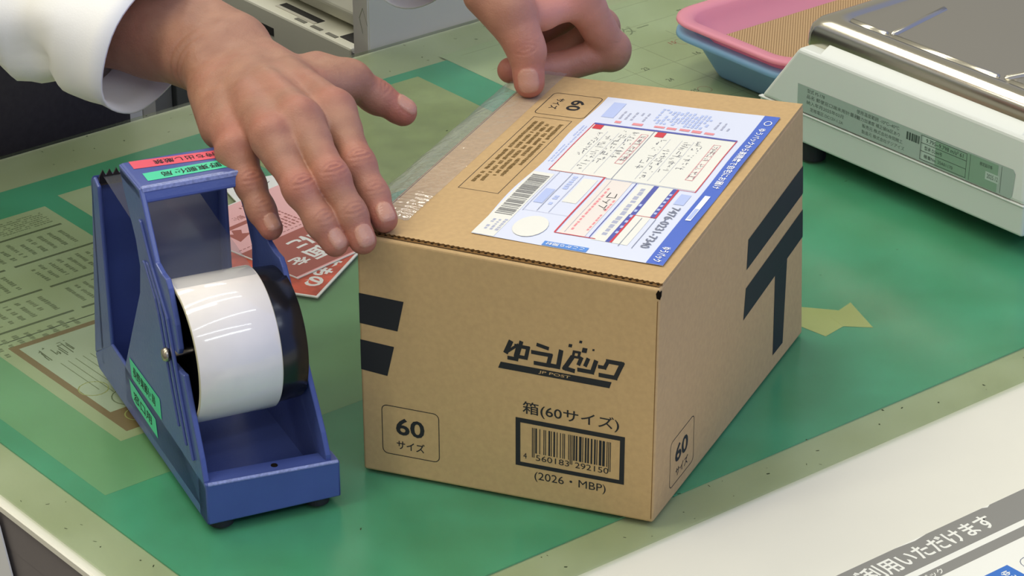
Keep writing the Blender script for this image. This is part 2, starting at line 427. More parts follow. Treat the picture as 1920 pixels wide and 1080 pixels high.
def d_text(ink, w, h):
    for c in range(5):
        u = w - 7 - c * 33.0
        pass
    # dark bars run along x, text between them
    for i, (u0, u1, v) in enumerate([(w - 75, w - 6, h - 33), (w - 138, w - 80, h - 33), (w - 65, w + -3, h - 73), (w - 140, w - 72, h - 73), (w - 62, w - 2, h - 113), (w - 140, w - 68, h - 113), (w - 62, w - 2, h - 152), (w - 140, w - 68, h - 152)]):
        ink.rect(u0, v, u1, v + 2.4, M_DOCDARK, 0.1)
        ink.fuzz(u0 + 4, v - 30, u1 - 3, v - 6, 8, M_DOCTXT, i + 3, 0.5, 'v', 2.2)
    ink.fuzz(w - 72, h - 26, w - 8, h - 6, 7, M_DOCTXT, 20, 0.55, 'u', 2.0)
    ink.poly([(w - 112 + 16 * math.cos(t), h - 52 + 11 * math.sin(t)) for t in [k * math.pi / 8 for k in range(16)]], M_DOCPINK, 0.1)
sheet('printed_notice', 'paper notice with dark heading bars under the mat, left of the tape dispenser', 'paper', -130, 270, 48, 434, d_text)
sheet('paper_slip', 'small pale slip under the mat behind the tape dispenser', 'paper', 64, 330, 180, 444, None)

def d_frame(ink, w, h):
    ink.frame(9, 8, w - 6, h - 8, 5, M_DOCBROWN, 0.1)
    ink.rect(14, 13, w - 11, h - 13, M_WHITE, 0.08)
    for k in range(14): ink.line([(24 + k * 5.2, h - 46), (24 + k * 5.2, h - 90 - (k % 3) * 8)], 0.6, M_DOCTXT, 0.15)
    ink.scribble(20, h - 40, 44, h - 20, 5, M_DOCDARK, 5, 0.8, 'u', 0.15)
    for cx, cy, r, m in ((34, 44, 11, M_DOCTXT), (22, 66, 9, M_OLDTAPE), (26, 22, 8, M_OLDTAPE), (45, 24, 7, M_DOCTXT)):
        ink.line([(cx + r * math.cos(k * .314), cy + r * math.sin(k * .314)) for k in range(20)], 0.8, m, 0.16, True)
    ink.rect(14, 13, 30, 34, M_DOCBROWN, 0.12)
sheet('framed_certificate', 'paper with a brown border under the mat beside the dispenser', 'paper', -88, 118, 12, 271, d_frame)
sheet('large_backing_paper', 'large pale green sheet under the mat beneath the dispenser', 'paper', -128, 70, 236, 292, None, z=ZD - 0.1, m=mat('greened_paper', srgb(150, 206, 168), 0.7, spec=0.1, noise=0.05, nscale=12))
sheet('blank_note', 'mottled pale paper under the mat between the two hands', 'paper', 200, 300, 386, 461, None, m=mat('mottled_paper', srgb(206, 206, 160), 0.7, noise=0.12, nscale=40, spec=0.1))

def d_cal(ink, w, h):
    # month grid: numbers in rows, ruled lines
    for r in range(7): ink.line([(14, 34 + r * 38), (w - 12, 34 + r * 38)], 0.35, M_DOCTXT, 0.1)
    for r in range(8): ink.line([(14 + r * (w - 26) / 7, 34), (14 + r * (w - 26) / 7, h - 70)], 0.35, M_DOCTXT, 0.1)
    n = 1
    for r in range(5):
        for c in range(7):
            if n > 31: break
            u = w - 40 - r * 52; v = h - 96 - c * 28
            ink.text(str(n), u, v, u + 5.5, v + 5.5, M_DOCDARK if c else M_DOCPINK, 0.12, 0.02)
            if (n * 7) % 5 == 0:
                ink.line([(u + 10 + 5 * math.cos(k * .5), v + 6 * math.sin(k * .5)) for k in range(13)], 0.4, M_DOCPINK, 0.12, True)
            n += 1
    ink.fuzz(w - 92, h - 72, w - 50, h - 40, 6, M_DOCDARK, 31, 0.45, 'u', 2.4)
    ink.text('カレンダー', w - 200, h - 60, w - 130, h - 44, M_DOCTXT, 0.12)
sheet('wall_calendar', 'large pale calendar sheet under the mat behind the parcel box', 'calendar', 423.5, 212, 720, 484, d_cal)

for pts, lab in (([(330, 10), (336, -6), (352, -26), (337, -42), (319, -45), (316, -20)], 'wider torn yellowed scrap under the mat touching the box corner'),
                 ([(340, -27), (364, -21), (350, -55), (337, -42)], 'triangular yellowed scrap under the mat right of the box')):
    mb = MB(); mb.prism(pts, lambda p, q, d: (p, q, d), ZD, ZD + 0.08 + (0.1 if 'tri' in lab else 0), M_OLDTAPE)
    tag(mb.build('paper_scrap'), lab, 'paper', 'torn paper scraps under the desk mat')

# ---------------------------------------------------------------- poster on the counter front
o = thing('counter_poster', 'cream poster with grey heading band on the counter at the lower right', 'poster', (60, -420, -3.4))
mb = MB(); mb.box(0, 0, 0, 440, 170.5, 0.15, M_POSTERWHITE)
ink = Ink(mb, lambda u, v, l: (u - 60, v + 420, 0.15 + l * 0.2), 0.1)
ink.poly([(60, -272.5), (500, -272.5), (500, -249.5), (330, -249.5), (246, -249.6), (243, -251), (240, -249.6), (196, -249.5), (186, -250.8), (172, -249.6), (60, -249.5)], M_POSTERGREY)
ink.rect(60, -285, 500, -277.2, M_POSTERGREY)
ink.text('ご利用いただけます', 128.5, -268, 235, -253.5, M_POSTERWHITE, 0.05, 0.02)
ink.text('ゆうパック', 150, -283.5, 176, -279, M_POSTERWHITE, 0.05, 0.01)
ink.rect(166, -330, 206, -299.5, M_POSTERBLUE)
ink.text('ゆうパック', 196, -328, 202, -303, M_POSTERWHITE, 0.05, 0.02, 3)
ink.rframe(212, -345, 260, -300, 6, 0.5, M_GREYTXT)
mb.build('sheet', o)

# ================================================================ PARCEL BOX
A = Vector((0.8, 1.0, 145.7)); B = Vector((82.5, -156.7, 145.7)); E_ = Vector((315.5, -21.7, 145.7)); G = Vector((223.6, 120.2, 145.7))
D = Vector((-0.9, -0.9, 0.0)); Cc = Vector((85.3, -150.4, 0.0)); F = Vector((308.3, -35.2, 0.0)); H = Vector((222.0, 117.0, 0.0))
ORG = Vector((-0.9, -0.9, 0.0))
def bil(P, u, v): return P[0] * (1 - u) * (1 - v) + P[1] * u * (1 - v) + P[2] * u * v + P[3] * (1 - u) * v
def face_map(P, wu, wv, lift0=0.0):
    n = ((P[1] - P[0]).cross(P[3] - P[0])).normalized()
    return lambda u, v, l: tuple(bil(P, u / wu, v / wv) + n * (l + lift0) - ORG)
TOPZ = 0.6
f_top = face_map((A, B, E_, G), 177, 256, TOPZ)
f_front = face_map((D, Cc, B, A), 174, 146, 0.0)
f_right = face_map((Cc, F, E_, B), 254, 146, 0.0)
parcel = thing('parcel_box', 'brown cardboard parcel box with an address label on top', 'box', tuple(ORG))

mb = MB(); NS = 10
walls = [(D, Cc, B, A), (Cc, F, E_, B), (F, H, G, E_), (H, D, A, G)]
vid = {}
def vv(p):
    k = (round(p.x, 3), round(p.y, 3), round(p.z, 3))
    if k not in vid: vid[k] = len(mb.v); mb.v.append(tuple(p - ORG))
    return vid[k]
drop = lambda p: Vector((p.x, p.y, p.z - (0.9 if p.z > 100 else 0)))
for P in walls + [(A, B, E_, G), (D, H, F, Cc)]:
    P = [drop(p) for p in P]
    for i in range(NS):
        for j in range(NS):
            mb.f.append([vv(bil(P, a / NS, b / NS)) for a, b in ((i, j), (i + 1, j), (i + 1, j + 1), (i, j + 1))]); mb.m.append(mb.mi(M_CARD))
mb.build('box_body', parcel, bevel=1.6, seg=3, angle=60)

# top flap: one board thick, its front and left edges cut, zigzag perforation along the front
mb = MB()
front = []
n = 118
for k in range(n + 1):
    front.append((1.5 + 174.2 * k / n, 4.6 + (0.45 if k % 2 else -0.45)))
poly = front + [(176.6, 5.0), (176.6, 255.4), (1.6, 255.4)]
nP = len(poly)
vs = [f_top(u, v, -1.3) for u, v in poly] + [f_top(u, v, 0.0) for u, v in poly]
mb.add(vs, [tuple(range(nP, 2 * nP))], M_CARD)
mb.add(vs, [(i, (i + 1) % nP, nP + (i + 1) % nP, nP + i) for i in range(nP) if nP - 3 != i], M_CARDEDGE)
mb.add(vs, [(i, (i + 1) % nP, nP + (i + 1) % nP, nP + i) for i in (nP - 3,)], M_CARD)
mb.build('top_flap', parcel)
# dark cut edges: front seam, left seam, corner gap, corrugated edge of the side panel
mb = MB(); ink = Ink(mb, lambda u, v, l: f_top(u, v, l - 1.45), 0.0)
for k in range(88):
    u = 1.5 + k * 1.98
    ink.poly([(u, 2.2), (u + 1.0, 1.9), (u + 1.98, 2.2), (u + 1.98, 4.6), (u, 4.6)], M_CARDEDGE, 0.6)
    if k % 2: ink.rect(u, 3.3, u + 1.5, 4.4, M_HOLE, 0.7)
ink.rect(0.4, 2, 2.0, 254, M_CARDEDGE, 0.7)
ink.rect(2.0, 2, 2.5, 254, M_HOLE, 1.48)
inkf = Ink(mb, f_front, 0.08)
inkf.rect(172.6, 2.5, 173.0, 138, M_CARDEDGE)
inkf.poly([(172.2, 139.6), (174.3, 139.2), (174.4, 143.4), (173.0, 144.9), (171.8, 142.4)], M_HOLE, 0.05)
inkr = Ink(mb, f_right, 0.08)
inkr.poly([(-0.3, 139.2), (2.2, 140.4), (2.6, 143.6), (-0.3, 144.2)], M_HOLE, 0.05)
mb.build('cut_edges', parcel)

# ---- print on the front face
mb = MB(); ink = Ink(mb, f_front)
ink.quad((0.4, 110.2), (27.3, 109.6), (23.2, 90.8), (0.4, 91.8), M_INK)
ink.quad((0.4, 81.8), (20.9, 80.8), (16.4, 62.0), (0.4, 63.3), M_INK)
mb.build('printed_postal_mark', parcel)
mb = MB(); ink = Ink(mb, f_front)
sh = lambda pts: [(82.6 + x + (y - 80) * 0.20, y) for x, y in pts]
def bar(pts, w=2.5): ink.line(sh(pts), w, M_INK, 0.0)
ink.poly([(84.3, 84.1), (148.4, 84.1), (147.2, 80.1), (82.8, 80.1)], M_INK)
ink.text('JP POST', 106.5, 81.0, 124.6, 83.2, M_CARD, 0.1, 0.01, 0, 0.03)
# yu
bar([(4.0, 97), (2.8, 91.0)], 2.8); bar([(3.0, 90.6), (8.4, 96.2)], 1.6); bar([(7.6, 95.6), (14.6, 95.6), (14.6, 89.2), (8.6, 89.2)], 2.2); bar([(10.0, 98), (9.4, 87.4), (5.2, 87.4)], 2.3); bar([(8.4, 95.6), (8.2, 89.6)], 1.4)
# u
bar([(19.8, 98.6), (25.2, 97.6)], 2.2); bar([(17.8, 93.6), (28.0, 93.6), (27.8, 87.2), (20.6, 87.2)], 2.4)
# ha with ring, tsu, ku
bar([(33.2, 97.0), (33.6, 87.4), (29.2, 87.4)], 2.6); bar([(40.0, 94.6), (37.4, 87.4), (42.2, 86.8)], 2.6)
ink.line(sh([(40.4, 98.6), (43.6, 98.6), (43.6, 95.4), (40.4, 95.4)]), 1.5, M_INK, 0.0, True)
ink.poly(sh([(44.6, 102.0), (47.4, 102.0), (47.4, 99.0), (44.6, 99.0)]), M_INK)
for x, y, s in ((37.6, 101.8, 1.0), (42.8, 105.2, 0.8), (50.8, 101.7, 0.6)): ink.poly(sh([(x - s, y + s), (x + s, y + s), (x + s, y - s), (x - s, y - s)]), M_INK)
bar([(45.2, 95.2), (44.6, 91.6)], 2.2); bar([(49.0, 95.2), (48.4, 91.6)], 2.2); bar([(53.6, 94.6), (53.0, 88.0), (45.6, 88.0)], 2.5)
bar([(60.2, 96.4), (59.2, 92.2), (56.4, 92.2)], 2.2); bar([(60.2, 96.4), (68.2, 96.4), (66.4, 87.2), (58.0, 87.2)], 2.6)
mb.build('printed_logo', parcel)
mb = MB(); ink = Ink(mb, f_front)
ink.text('箱(60サイズ)', 97.1, 53.4, 153.2, 62.4, M_INK, 0.0, 0.008)
for u0, v0, u1, v1 in ((93, 48.6, 156.7, 51.4), (93, 21.2, 156.7, 23.7), (93, 23.7, 95.8, 48.6), (153.9, 23.7, 156.7, 48.6)): ink.rect(u0, v0, u1, v1, M_INK)
# EAN bars for 4 560183 292150
Lc = {'0': '0001101', '1': '0011001', '2': '0010011', '3': '0111101', '4': '0100011', '5': '0110001', '6': '0101111', '7': '0111011', '8': '0110111', '9': '0001011'}
inv = lambda s: ''.join('1' if c == '0' else '0' for c in s)
par = 'LGLLGG'; bits = '101'
for ch, p in zip('560183', par): bits += Lc[ch] if p == 'L' else inv(Lc[ch])[::-1]
bits += '01010'
for ch in '292150': bits += inv(Lc[ch])
bits += '101'
w = 46.0 / 95
for i, b in enumerate(bits):
    if b == '1':
        lo = 27.8 if (i < 3 or i > 91 or 44 < i < 50) else 30.6
        ink.rect(102.7 + i * w, lo, 102.7 + (i + 1) * w * 1.0, 46.5, M_INK)
ink.text('4', 97.6, 26.2, 99.6, 29.8, M_INK); ink.text('560183', 105.0, 26.2, 124.6, 29.8, M_INK, 0.03); ink.text('292150', 128.0, 26.2, 147.6, 29.8, M_INK, 0.03)
ink.text('(2026・MBP)', 104.2, 12.6, 146.2, 19.0, M_INK, 0.0, 0.0)
mb.build('printed_barcode', parcel)
def size_mark(f, u0, v0, u1, v1, n, s, rot=0):
    mb = MB(); ink = Ink(mb, f)
    ink.rframe(u0, v0, u1, v1, 3.2, 0.45, M_INK, 0.0)
    ink.text('60', *n, M_INK, 0.0, 0.022, rot); ink.text('サイズ', *s, M_INK, 0.0, 0.012, rot)
    return mb.build('printed_size_mark', parcel)
size_mark(f_front, 12.4, 13.2, 47.0, 43.6, (20.8, 26.2, 38.2, 37.0), (21.0, 17.2, 38.2, 22.8))
size_mark(f_right, 24.6, 8.2, 61.9, 37.6, (32.5, 20.6, 52.5, 31.6), (34.0, 11.4, 53.0, 17.0))
size_mark(f_top, 24.8, 193.8, 57.0, 228.2, (40.4, 204.0, 49.2, 220.4), (30.0, 203.4, 35.4, 220.2), 3)
# ---- side face
mb = MB(); ink = Ink(mb, f_right)
ink.quad((147.4, 87.6), (253.4, 90.4), (253.4, 108.0), (149.6, 105.6), M_INK, 24, 5)
ink.quad((143.2, 57.8), (253.4, 62.8), (253.4, 80.4), (146.7, 76.4), M_INK, 24, 5)
ink.quad((198.0, 10.2), (216.4, 10.2), (223.4, 61.4), (200.6, 60.4), M_INK, 5, 12)
mb.build('printed_postal_mark', parcel)
# ---- handling note printed on the flap
mb = MB(); ink = Ink(mb, f_top)
ink.frame(27.2, 76.2, 52.0, 188.6, 0.35, M_INK, 0.0)
for k, (a, b) in enumerate(((182, 84), (183, 90), (180, 99), (178, 100), (182, 118))):
    ink.fuzz(30.2 + k * 4.1, b, 33.0 + k * 4.1, a, 1, M_KRAFTTXT, 40 + k, 0.95, 'v', 1.7, 0.0)
mb.build('printed_handling_note', parcel)

# ---- address label, slightly wavy sheet
def wave(a, b):
    t = (b - 22) / 208
    return 0.3 + 0.3 * math.sin(t * 9 + a * 0.03) ** 2 + 0.9 * max(0, 1 - (170 - a) / 22) * math.sin(t * 6.2 + 0.6) ** 2
f_label = lambda u, v, l: f_top(u, v, l + wave(u, v))
mb = MB()
NA, NB = 28, 52
def lab_pt(i, j):
    a = 58.2 + 112.2 * i / NA; b = 22.4 + 207.6 * j / NB
    if i == 0: a += 0.9 * math.sin(j * 0.26 + 1.0)
    return a, b
vs = [f_label(*lab_pt(i, j), 0) for j in range(NB + 1) for i in range(NA + 1)]
mb.add(vs, [(j * (NA + 1) + i, j * (NA + 1) + i + 1, (j + 1) * (NA + 1) + i + 1, (j + 1) * (NA + 1) + i) for j in range(NB) for i in range(NA)], M_LABEL)
nv = len(vs)
ink = Ink(mb, lambda u, v, l: f_label(u, v, 0.10 + l * 2.5), 0.0)
def tiled(u0, v0, u1, v1, m, up=0.0, du=5, dv=5):
    a = max(1, int(math.ceil((u1 - u0) / du))); b = max(1, int(math.ceil((v1 - v0) / dv)))
    for i in range(a):
        for j in range(b): ink.rect(u0 + (u1 - u0) * i / a, v0 + (v1 - v0) * j / b, u0 + (u1 - u0) * (i + 1) / a, v0 + (v1 - v0) * (j + 1) / b, m, up)
def hl(u0, u1, v, w, m, up=0.08): tiled(u0, v - w / 2, u1, v + w / 2, m, up)
def vl(u, v0, v1, w, m, up=0.08): tiled(u - w / 2, v0, u + w / 2, v1, m, up)
tiled(160.6, 22.6, 170.4, 229.8, M_BLUE)
tiled(66.5, 116.5, 156.5, 189, M_CREAM, 0.02)
tiled(103, 40, 118.5, 115, M_PEACH, 0.02); tiled(122.8, 38.5, 144, 115, M_CREAM, 0.02); tiled(134.6, 76, 144, 115, M_CREAM, 0.03)
tiled(58.8, 22.8, 72, 112, M_CREAM, 0.015)
# title band
ink.text('ゆうパックから高精度で自宅にお届け', 163.2, 123, 168.0, 211, M_WHITE, 0.12, 0.015, 3)
ink.line([(166 + 2.2 * math.cos(k * .63), 219 + 3.0 * math.sin(k * .63)) for k in range(10)], 0.6, M_WHITE, 0.12, True)
tiled(163.3, 78, 166.6, 112.4, M_WHITE, 0.1); tiled(163.8, 80, 166.1, 94, M_PALEBLUE, 0.14)
ink.text('ゆうパック', 163.0, 25.0, 168.2, 43.0, M_WHITE, 0.12, 0.02, 3)
# address fields
hl(66.3, 156.6, 189.0, 2.2, M_NAVY); vl(156.5, 114.6, 189.4, 0.6, M_RED); vl(66.4, 116.4, 189, 0.6, M_RED)
hl(66.4, 102, 116.8, 0.4, M_RED); hl(102, 146, 115.2, 0.35, M_GREYTXT); hl(146, 156.6, 114.9, 0.4, M_RED); vl(105.2, 116, 187.6, 0.35, M_GREYTXT)
tiled(67.6, 181.2, 73.2, 187.6, M_RED, 0.1); tiled(107.4, 180.6, 113, 187.4, M_RED, 0.1)
ink.fuzz(77, 192.6, 145, 197.4, 1, M_PINKTXT, 51, 0.8, 'u', 6.0)
for u0, v0, v1 in ((145.2, 129, 180), (99.0, 137, 182)):
    ink.frame(u0, v0, u0 + 4.6, v1, 0.3, M_PINKTXT, 0.1); 
    for k in range(9): hl(u0, u0 + 4.6, v0 + (v1 - v0) * k / 9, 0.25, M_PINKTXT, 0.1)
    ink.scribble(u0 + 0.6, v0 + 2, u0 + 4.2, v1 - 2, 8, M_PENCIL, int(u0), 0.4)
for (u0, v0, u1, v1, n, s) in ((134.5, 140, 139.5, 182, 7, 61), (126.5, 134, 132.5, 178, 8, 62), (119, 122, 124, 166, 7, 63), (112, 134, 117.5, 178, 5, 64),
                               (92.5, 142, 97.5, 184, 8, 65), (86, 134, 91, 184, 9, 66), (79.5, 124, 84.5, 176, 8, 67), (73.0, 138, 77.0, 178, 6, 68)):
    ink.scribble(u0, v0, u1, v1, n, M_PENCIL, s, 0.42)
for k in range(3): vl(118 + k * 7.5, 120, 180, 0.15, M_PALEGREY); vl(78.5 + k * 7.2, 120, 180, 0.15, M_PALEGREY)
# contents field with the handwritten word
vl(101.0, 40, 116.5, 0.9, M_RED); hl(101, 125, 39.8, 0.7, M_RED); vl(121.2, 40, 115, 0.5, M_NAVY); vl(106, 42, 114, 0.2, M_PALEGREY)
ink.fuzz(106.8, 46, 110.4, 104, 1, M_PINKTXT, 71, 0.5, 'v', 4.0); ink.fuzz(116.0, 48, 118.4, 90, 1, M_PINKTXT, 72, 0.6, 'v', 4.0)
ink.line([(115.6, 98), (116.2, 93), (111.4, 92.2)], 0.5, M_INK); ink.line([(111.6, 98.6), (111.4, 93)], 0.5, M_INK)
ink.line([(114.4, 90), (113.6, 88.6)], 0.5, M_INK); ink.line([(114.2, 87.4), (113.4, 86)], 0.5, M_INK); ink.line([(114.6, 84.8), (111.2, 87.0)], 0.5, M_INK)
ink.line([(115.4, 82.6), (115.4, 78.2), (111.4, 80.6)], 0.5, M_INK); ink.line([(116.2, 77.6), (116.8, 76.6), (116.0, 76.2), (115.6, 77.0)], 0.4, M_INK)
ink.fuzz(124, 46, 131, 110, 1, M_PALEGREY, 73, 0.5, 'v', 5.0)
# delivery bars
tiled(131.8, 76, 134.8, 115, M_NAVY, 0.06); tiled(131.2, 38.6, 133.6, 76, M_NAVY, 0.06); tiled(133.6, 38.6, 135.0, 76, M_RED, 0.06)
tiled(143.4, 76, 146.0, 114.6, M_NAVY, 0.06); tiled(146.0, 75.8, 147.2, 114.6, M_RED, 0.06); hl(134.8, 147, 76.0, 0.4, M_RED)
for k in range(6): ink.rect(132.4, 50 + k * 7.4, 134.0, 53 + k * 7.4, M_PALEBLUE, 0.12); ink.rect(144.0, 80 + k * 5, 145.6, 82.5 + k * 5, M_PALEBLUE, 0.12)
vl(139.6, 36, 74, 0.35, M_GREYTXT); vl(147.4, 36, 75, 0.35, M_GREYTXT)
ink.text('7476-0231-7340', 151.0, 38.6, 156.2, 92.0, M_GREYTXT, 0.12, 0.01, 3)
tiled(150.0, 96, 156, 110, M_PALEBLUE, 0.05)
# left columns: barcode, stamps, small print
R = random.Random(9); p = 51.5
while p < 107.5:
    q = p + R.choice((0.6, 0.9, 1.5)); tiled(60.4, p, 70.8, q, M_BARGREY, 0.06); p = q + R.choice((0.5, 0.8, 1.3))
vl(73.6, 60, 116, 0.3, M_PALEGREY); vl(81.5, 62, 116, 0.3, M_GREYTXT); vl(88.5, 62, 116, 0.3, M_PALEGREY); hl(73.6, 101, 61, 0.2, M_PALEGREY)
ink.fuzz(83.2, 72, 86.8, 114, 1, M_PALEBLUE, 74, 0.9, 'v', 3.0); tiled(75, 72, 80.5, 92, M_PALEBLUE, 0.04); tiled(90, 78, 98.5, 112, M_CREAM, 0.03)
ink.poly([(86 + 9.5 * math.cos(k * .314), 42 + 13.5 * math.sin(k * .314)) for k in range(20)], M_CREAM, 0.12)
ink.fuzz(62, 30, 72, 46, 3, M_PALEGREY, 75, 0.6, 'v', 3.0)
tiled(100.2, 22.8, 126, 28.2, M_SKY, 0.06); ink.text('ここから開封', 102, 23.8, 124, 27.2, M_WHITE, 0.12, 0.01, 2)
# upper field, small print and machine codes (the square codes are left out)
ink.fuzz(98, 199.5, 133, 222.5, 14, M_PALEBLUE, 76, 0.75, 'v', 4.0); ink.fuzz(76, 200, 95, 213, 5, M_PALEGREY, 77, 0.4, 'v', 4.0)
tiled(66, 200, 74, 223, M_PALEBLUE, 0.03); ink.fuzz(136, 202, 148, 214, 3, M_PALEGREY, 78, 0.35, 'v', 4.0)
ink.fuzz(60.5, 128, 64.5, 186, 2, M_PALEBLUE, 79, 0.5, 'v', 4.0)
o = mb.build('address_label', parcel); tag(o, 'white and blue address label with handwriting')

# ---- clear packing tape along the left edge of the lid, still hanging free past it
mb = MB()
prof = [(20.0, 0.25), (18.0, 0.28), (15.0, 0.30), (12.0, 0.30), (9.5, 0.30), (7.0, 0.30), (4.0, 0.30), (0.2, 0.35), (-3.0, 0.2), (-7.5, -1.2), (-13.0, -4.2), (-19.0, -8.6), (-24.5, -13.5)]
NB = 236; vs = []
for j in range(NB + 1):
    b = 24 + 236 * j / NB
    for a, z in prof:
        wv = (0.9 * math.sin(b * 0.14 + a * 0.2) + 0.5 * math.sin(b * 0.33)) * (max(0, -a) / 25) * 0.35
        bb = b + (0.8 * math.sin(a) if j in (0, NB) else 0)
        if 26 < b < 66 and a > 6: wv += 0.34 * (1 + math.sin(b * 1.5 + a * 0.13 + 0.6 * math.sin(b * 0.4))) * min(1, (66 - b) / 8, (b - 26) / 3) * (1 if a > 9 else 0.5)
        vs.append(f_top(a, bb, z + wv))
n = len(prof)
mb.add(vs, [(j * n + i, j * n + i + 1, (j + 1) * n + i + 1, (j + 1) * n + i) for j in range(NB) for i in range(n - 1)], M_TAPE)
o = mb.build('packing_tape', parcel, smooth=True); tag(o, 'strip of clear tape along the left lid edge')

# ================================================================ TAPE DISPENSER
disp = thing('tape_dispenser', 'blue enamelled steel tape dispenser standing left of the parcel box', 'tape dispenser', (-107.7, -3.8, 0), math.radians(-14.77))
side = [(14, 29), (7, 42), (21, 68), (31, 90), (36, 92), (50, 90), (54, 86), (50, 82), (40, 86), (36.5, 97), (37, 109), (46, 127), (50, 131), (58, 131), (68, 133), (90, 168), (128, 168), (122, 156), (104, 132), (99, 118), (103, 100), (146, 33), (146, 24), (14, 24)]
side = [(2.5, 33), (7, 42), (20, 68), (29, 88), (31, 91.5), (44, 90), (51, 90), (54, 86), (51, 82), (44, 82.5), (30, 84)] 
plate = [(2.5, 30), (7, 42), (20, 67), (28, 83), (34, 82), (50, 81), (54, 85), (51, 90), (36, 92), (33.5, 96), (37, 109), (46, 127), (50, 131), (58, 131), (68, 133), (90, 168), (128, 168), (122, 156), (104, 132), (99, 118), (103, 100), (146, 33), (148, 10), (2.5, 10)]
mb = MB()
fL = lambda y, z, d: (d, y, z)
mb.prism(plate, fL, 0.0, 3.2, M_ENAMEL)
mb.build('side_plate', disp, bevel=0.7)
mb = MB()
xr = lambda z: 73.5 - max(0, z - 30) * 0.055
mb.prism(plate, lambda y, z, d: (xr(z) - d, y, z), 0.0, 3.2, M_ENAMEL)
mb.build('side_plate', disp, bevel=0.7)
# ribs on the left plate
mb = MB()
for off, z0, z1 in ((11, 36, 150), (20, 40, 128), (29, 46, 126)):
    def ry(z): return np.interp(z, [30, 67, 109, 131, 168], [2.5, 20, 37, 62, 90])
    zs = np.linspace(z0, z1, 12)
    for wA, wB, dep in ((0, 4.0, 1.6),):
        pts = [(float(ry(z)) + off + wA, float(z)) for z in zs] + [(float(ry(z)) + off + wB, float(z)) for z in zs[::-1]]
        mb.prism(pts, fL, -dep, 0.2, M_ENAMEL)
mb.build('ribs', disp, bevel=0.7, seg=2, angle=50)
# channel base: floor, skirts, front wall, rear post
mb = MB()
mb.box(1, 10, 8, 76.6, 200, 11, M_ENAMEL)
mb.prism([(0, 4), (0, 28), (40, 31), (173, 35), (211, 12), (204.5, 4)], fL, 0, 2.2, M_ENAMEL)
mb.prism([(0, 4), (0, 25), (40, 27), (173, 33), (211, 12), (204.5, 4)], lambda y, z, d: (77.6 - d, y, z), 0, 2.2, M_ENAMEL)
mb.hexa([(0, 0, 4), (77.6, 0, 4), (77.6, 13.5, 4), (0, 13.5, 4)], [(0, 0, 29.5), (77.6, 0, 26.5), (77.6, 13.5, 26.5), (0, 13.5, 29.5)], M_ENAMEL)
mb.build('base', disp, bevel=1.8, seg=3)
mb = MB(); mb.cyl((42, 7.5, 27.2), (0.04, 0, 1), 1.9, 1.1, M_HOLE, 16); mb.build('screw_hole', disp)
mb = MB(); 
for x0, x1 in ((1.5, 76.5),):
    mb.hexa([(x0, -0.35, 28.2), (x1, -0.35, 25.4), (x1, 0.9, 26.9), (x0, 0.9, 29.85)], [(x0, -0.3, 28.9), (x1, -0.3, 26.0), (x1, 0.6, 27.0), (x0, 0.6, 29.95)], M_WORN)
mb.build('worn_edge', disp)
mb = MB()
mb.prism([(190, 12), (196, 12), (190.5, 134), (186, 138)], fL, 0, 77.6, M_ENAMEL)
for d0, d1 in ((0, 2.4), (75.2, 77.6)):
    mb.prism([(173, 33), (211, 12), (189, 134), (184, 138), (176, 135)], fL, d0, d1, M_ENAMEL)
mb.build('rear_post', disp, bevel=1.0)
mb = MB()
zig = [(2 + 73.0 * k / 36, 140 + (4.5 if k % 2 else 0)) for k in range(37)]
mb.prism(zig + [(75, 135), (2, 135)], lambda x, z, d: (x, 179 + d - (z - 135) * 0.25, z), 0, 1.0, M_BLADE)
mb.box(2, 179, 134, 75, 188, 136, M_BLADE)
mb.build('cutter_blade', disp)
mb = MB(); mb.hexa([(0, 86, 160), (70, 86, 160), (68, 126, 160), (0, 126, 160)], [(0, 90, 168.6), (68, 90, 168.6), (68, 129, 168.6), (0, 129, 168.6)], M_ENAMEL)
mb.build('handle', disp, bevel=2.4, seg=3)
mb = MB(); mb.hexa([(1.5, 88.6, 166.4), (62, 88.6, 166.4), (62, 89.6, 167.6), (1.5, 89.6, 167.6)], [(1.5, 89.2, 168.3), (62, 89.2, 168.3), (62, 90.6, 168.8), (1.5, 90.6, 168.8)], M_WORN); mb.build('worn_edge', disp)
def tagtape(name, m, quad, txt, fmap, box, rot, lab):
    mb = MB(); ink = Ink(mb, fmap, 0.1); ink.poly(quad, m); ink.text(txt, *box, M_INK, 0.1, 0.01, rot)
    o = mb.build(name, disp); tag(o, lab)
ftop = lambda u, v, l: (u, v, 168.7 + l)
tagtape('label_tape', M_TAGRED, [(5.3, 116), (66, 116), (66, 127), (5.5, 127)], '持ち出し厳禁', lambda u, v, l: (u, v - (u - 5) * 0.10, 168.7 + l), (18, 118.6, 53, 124.6), 2, 'red label tape with black characters')
tagtape('label_tape', M_TAGGREEN, [(7.4, 97), (66, 96.6), (66, 108.0), (7.6, 108)], '長野東郵便局', ftop, (17, 99, 58, 105.6), 2, 'mint green label tape with black characters')
fside = lambda u, v, l: (-0.1 - l, u, v)
tagtape('label_tape', M_TAGGREEN, [(133, 45), (134.6, 32.2), (78.5, 32.4), (76.2, 44.7)], '長野東郵便局', lambda u, v, l: (-0.15 - l, 210 - u, v), (82, 35.4, 124, 42), 0, 'green label tape on the side, upper strip')
tagtape('label_tape', M_TAGGREEN, [(136, 26.4), (138.4, 15.4), (96, 16.4), (89.3, 18.5), (87, 29)], '窓口用', lambda u, v, l: (-0.15 - l, 224 - u, v), (94, 18.6, 128, 25), 0, 'green label tape on the side, lower strip')
for x, y in ((66, 8), (10, 8), (10, 190), (66, 190)):
    mb = MB(); mb.cyl((x, y, 0.05), (0, 0, 1), 7, 4.0, M_RUBBER, 24); mb.build('rubber_foot', disp)

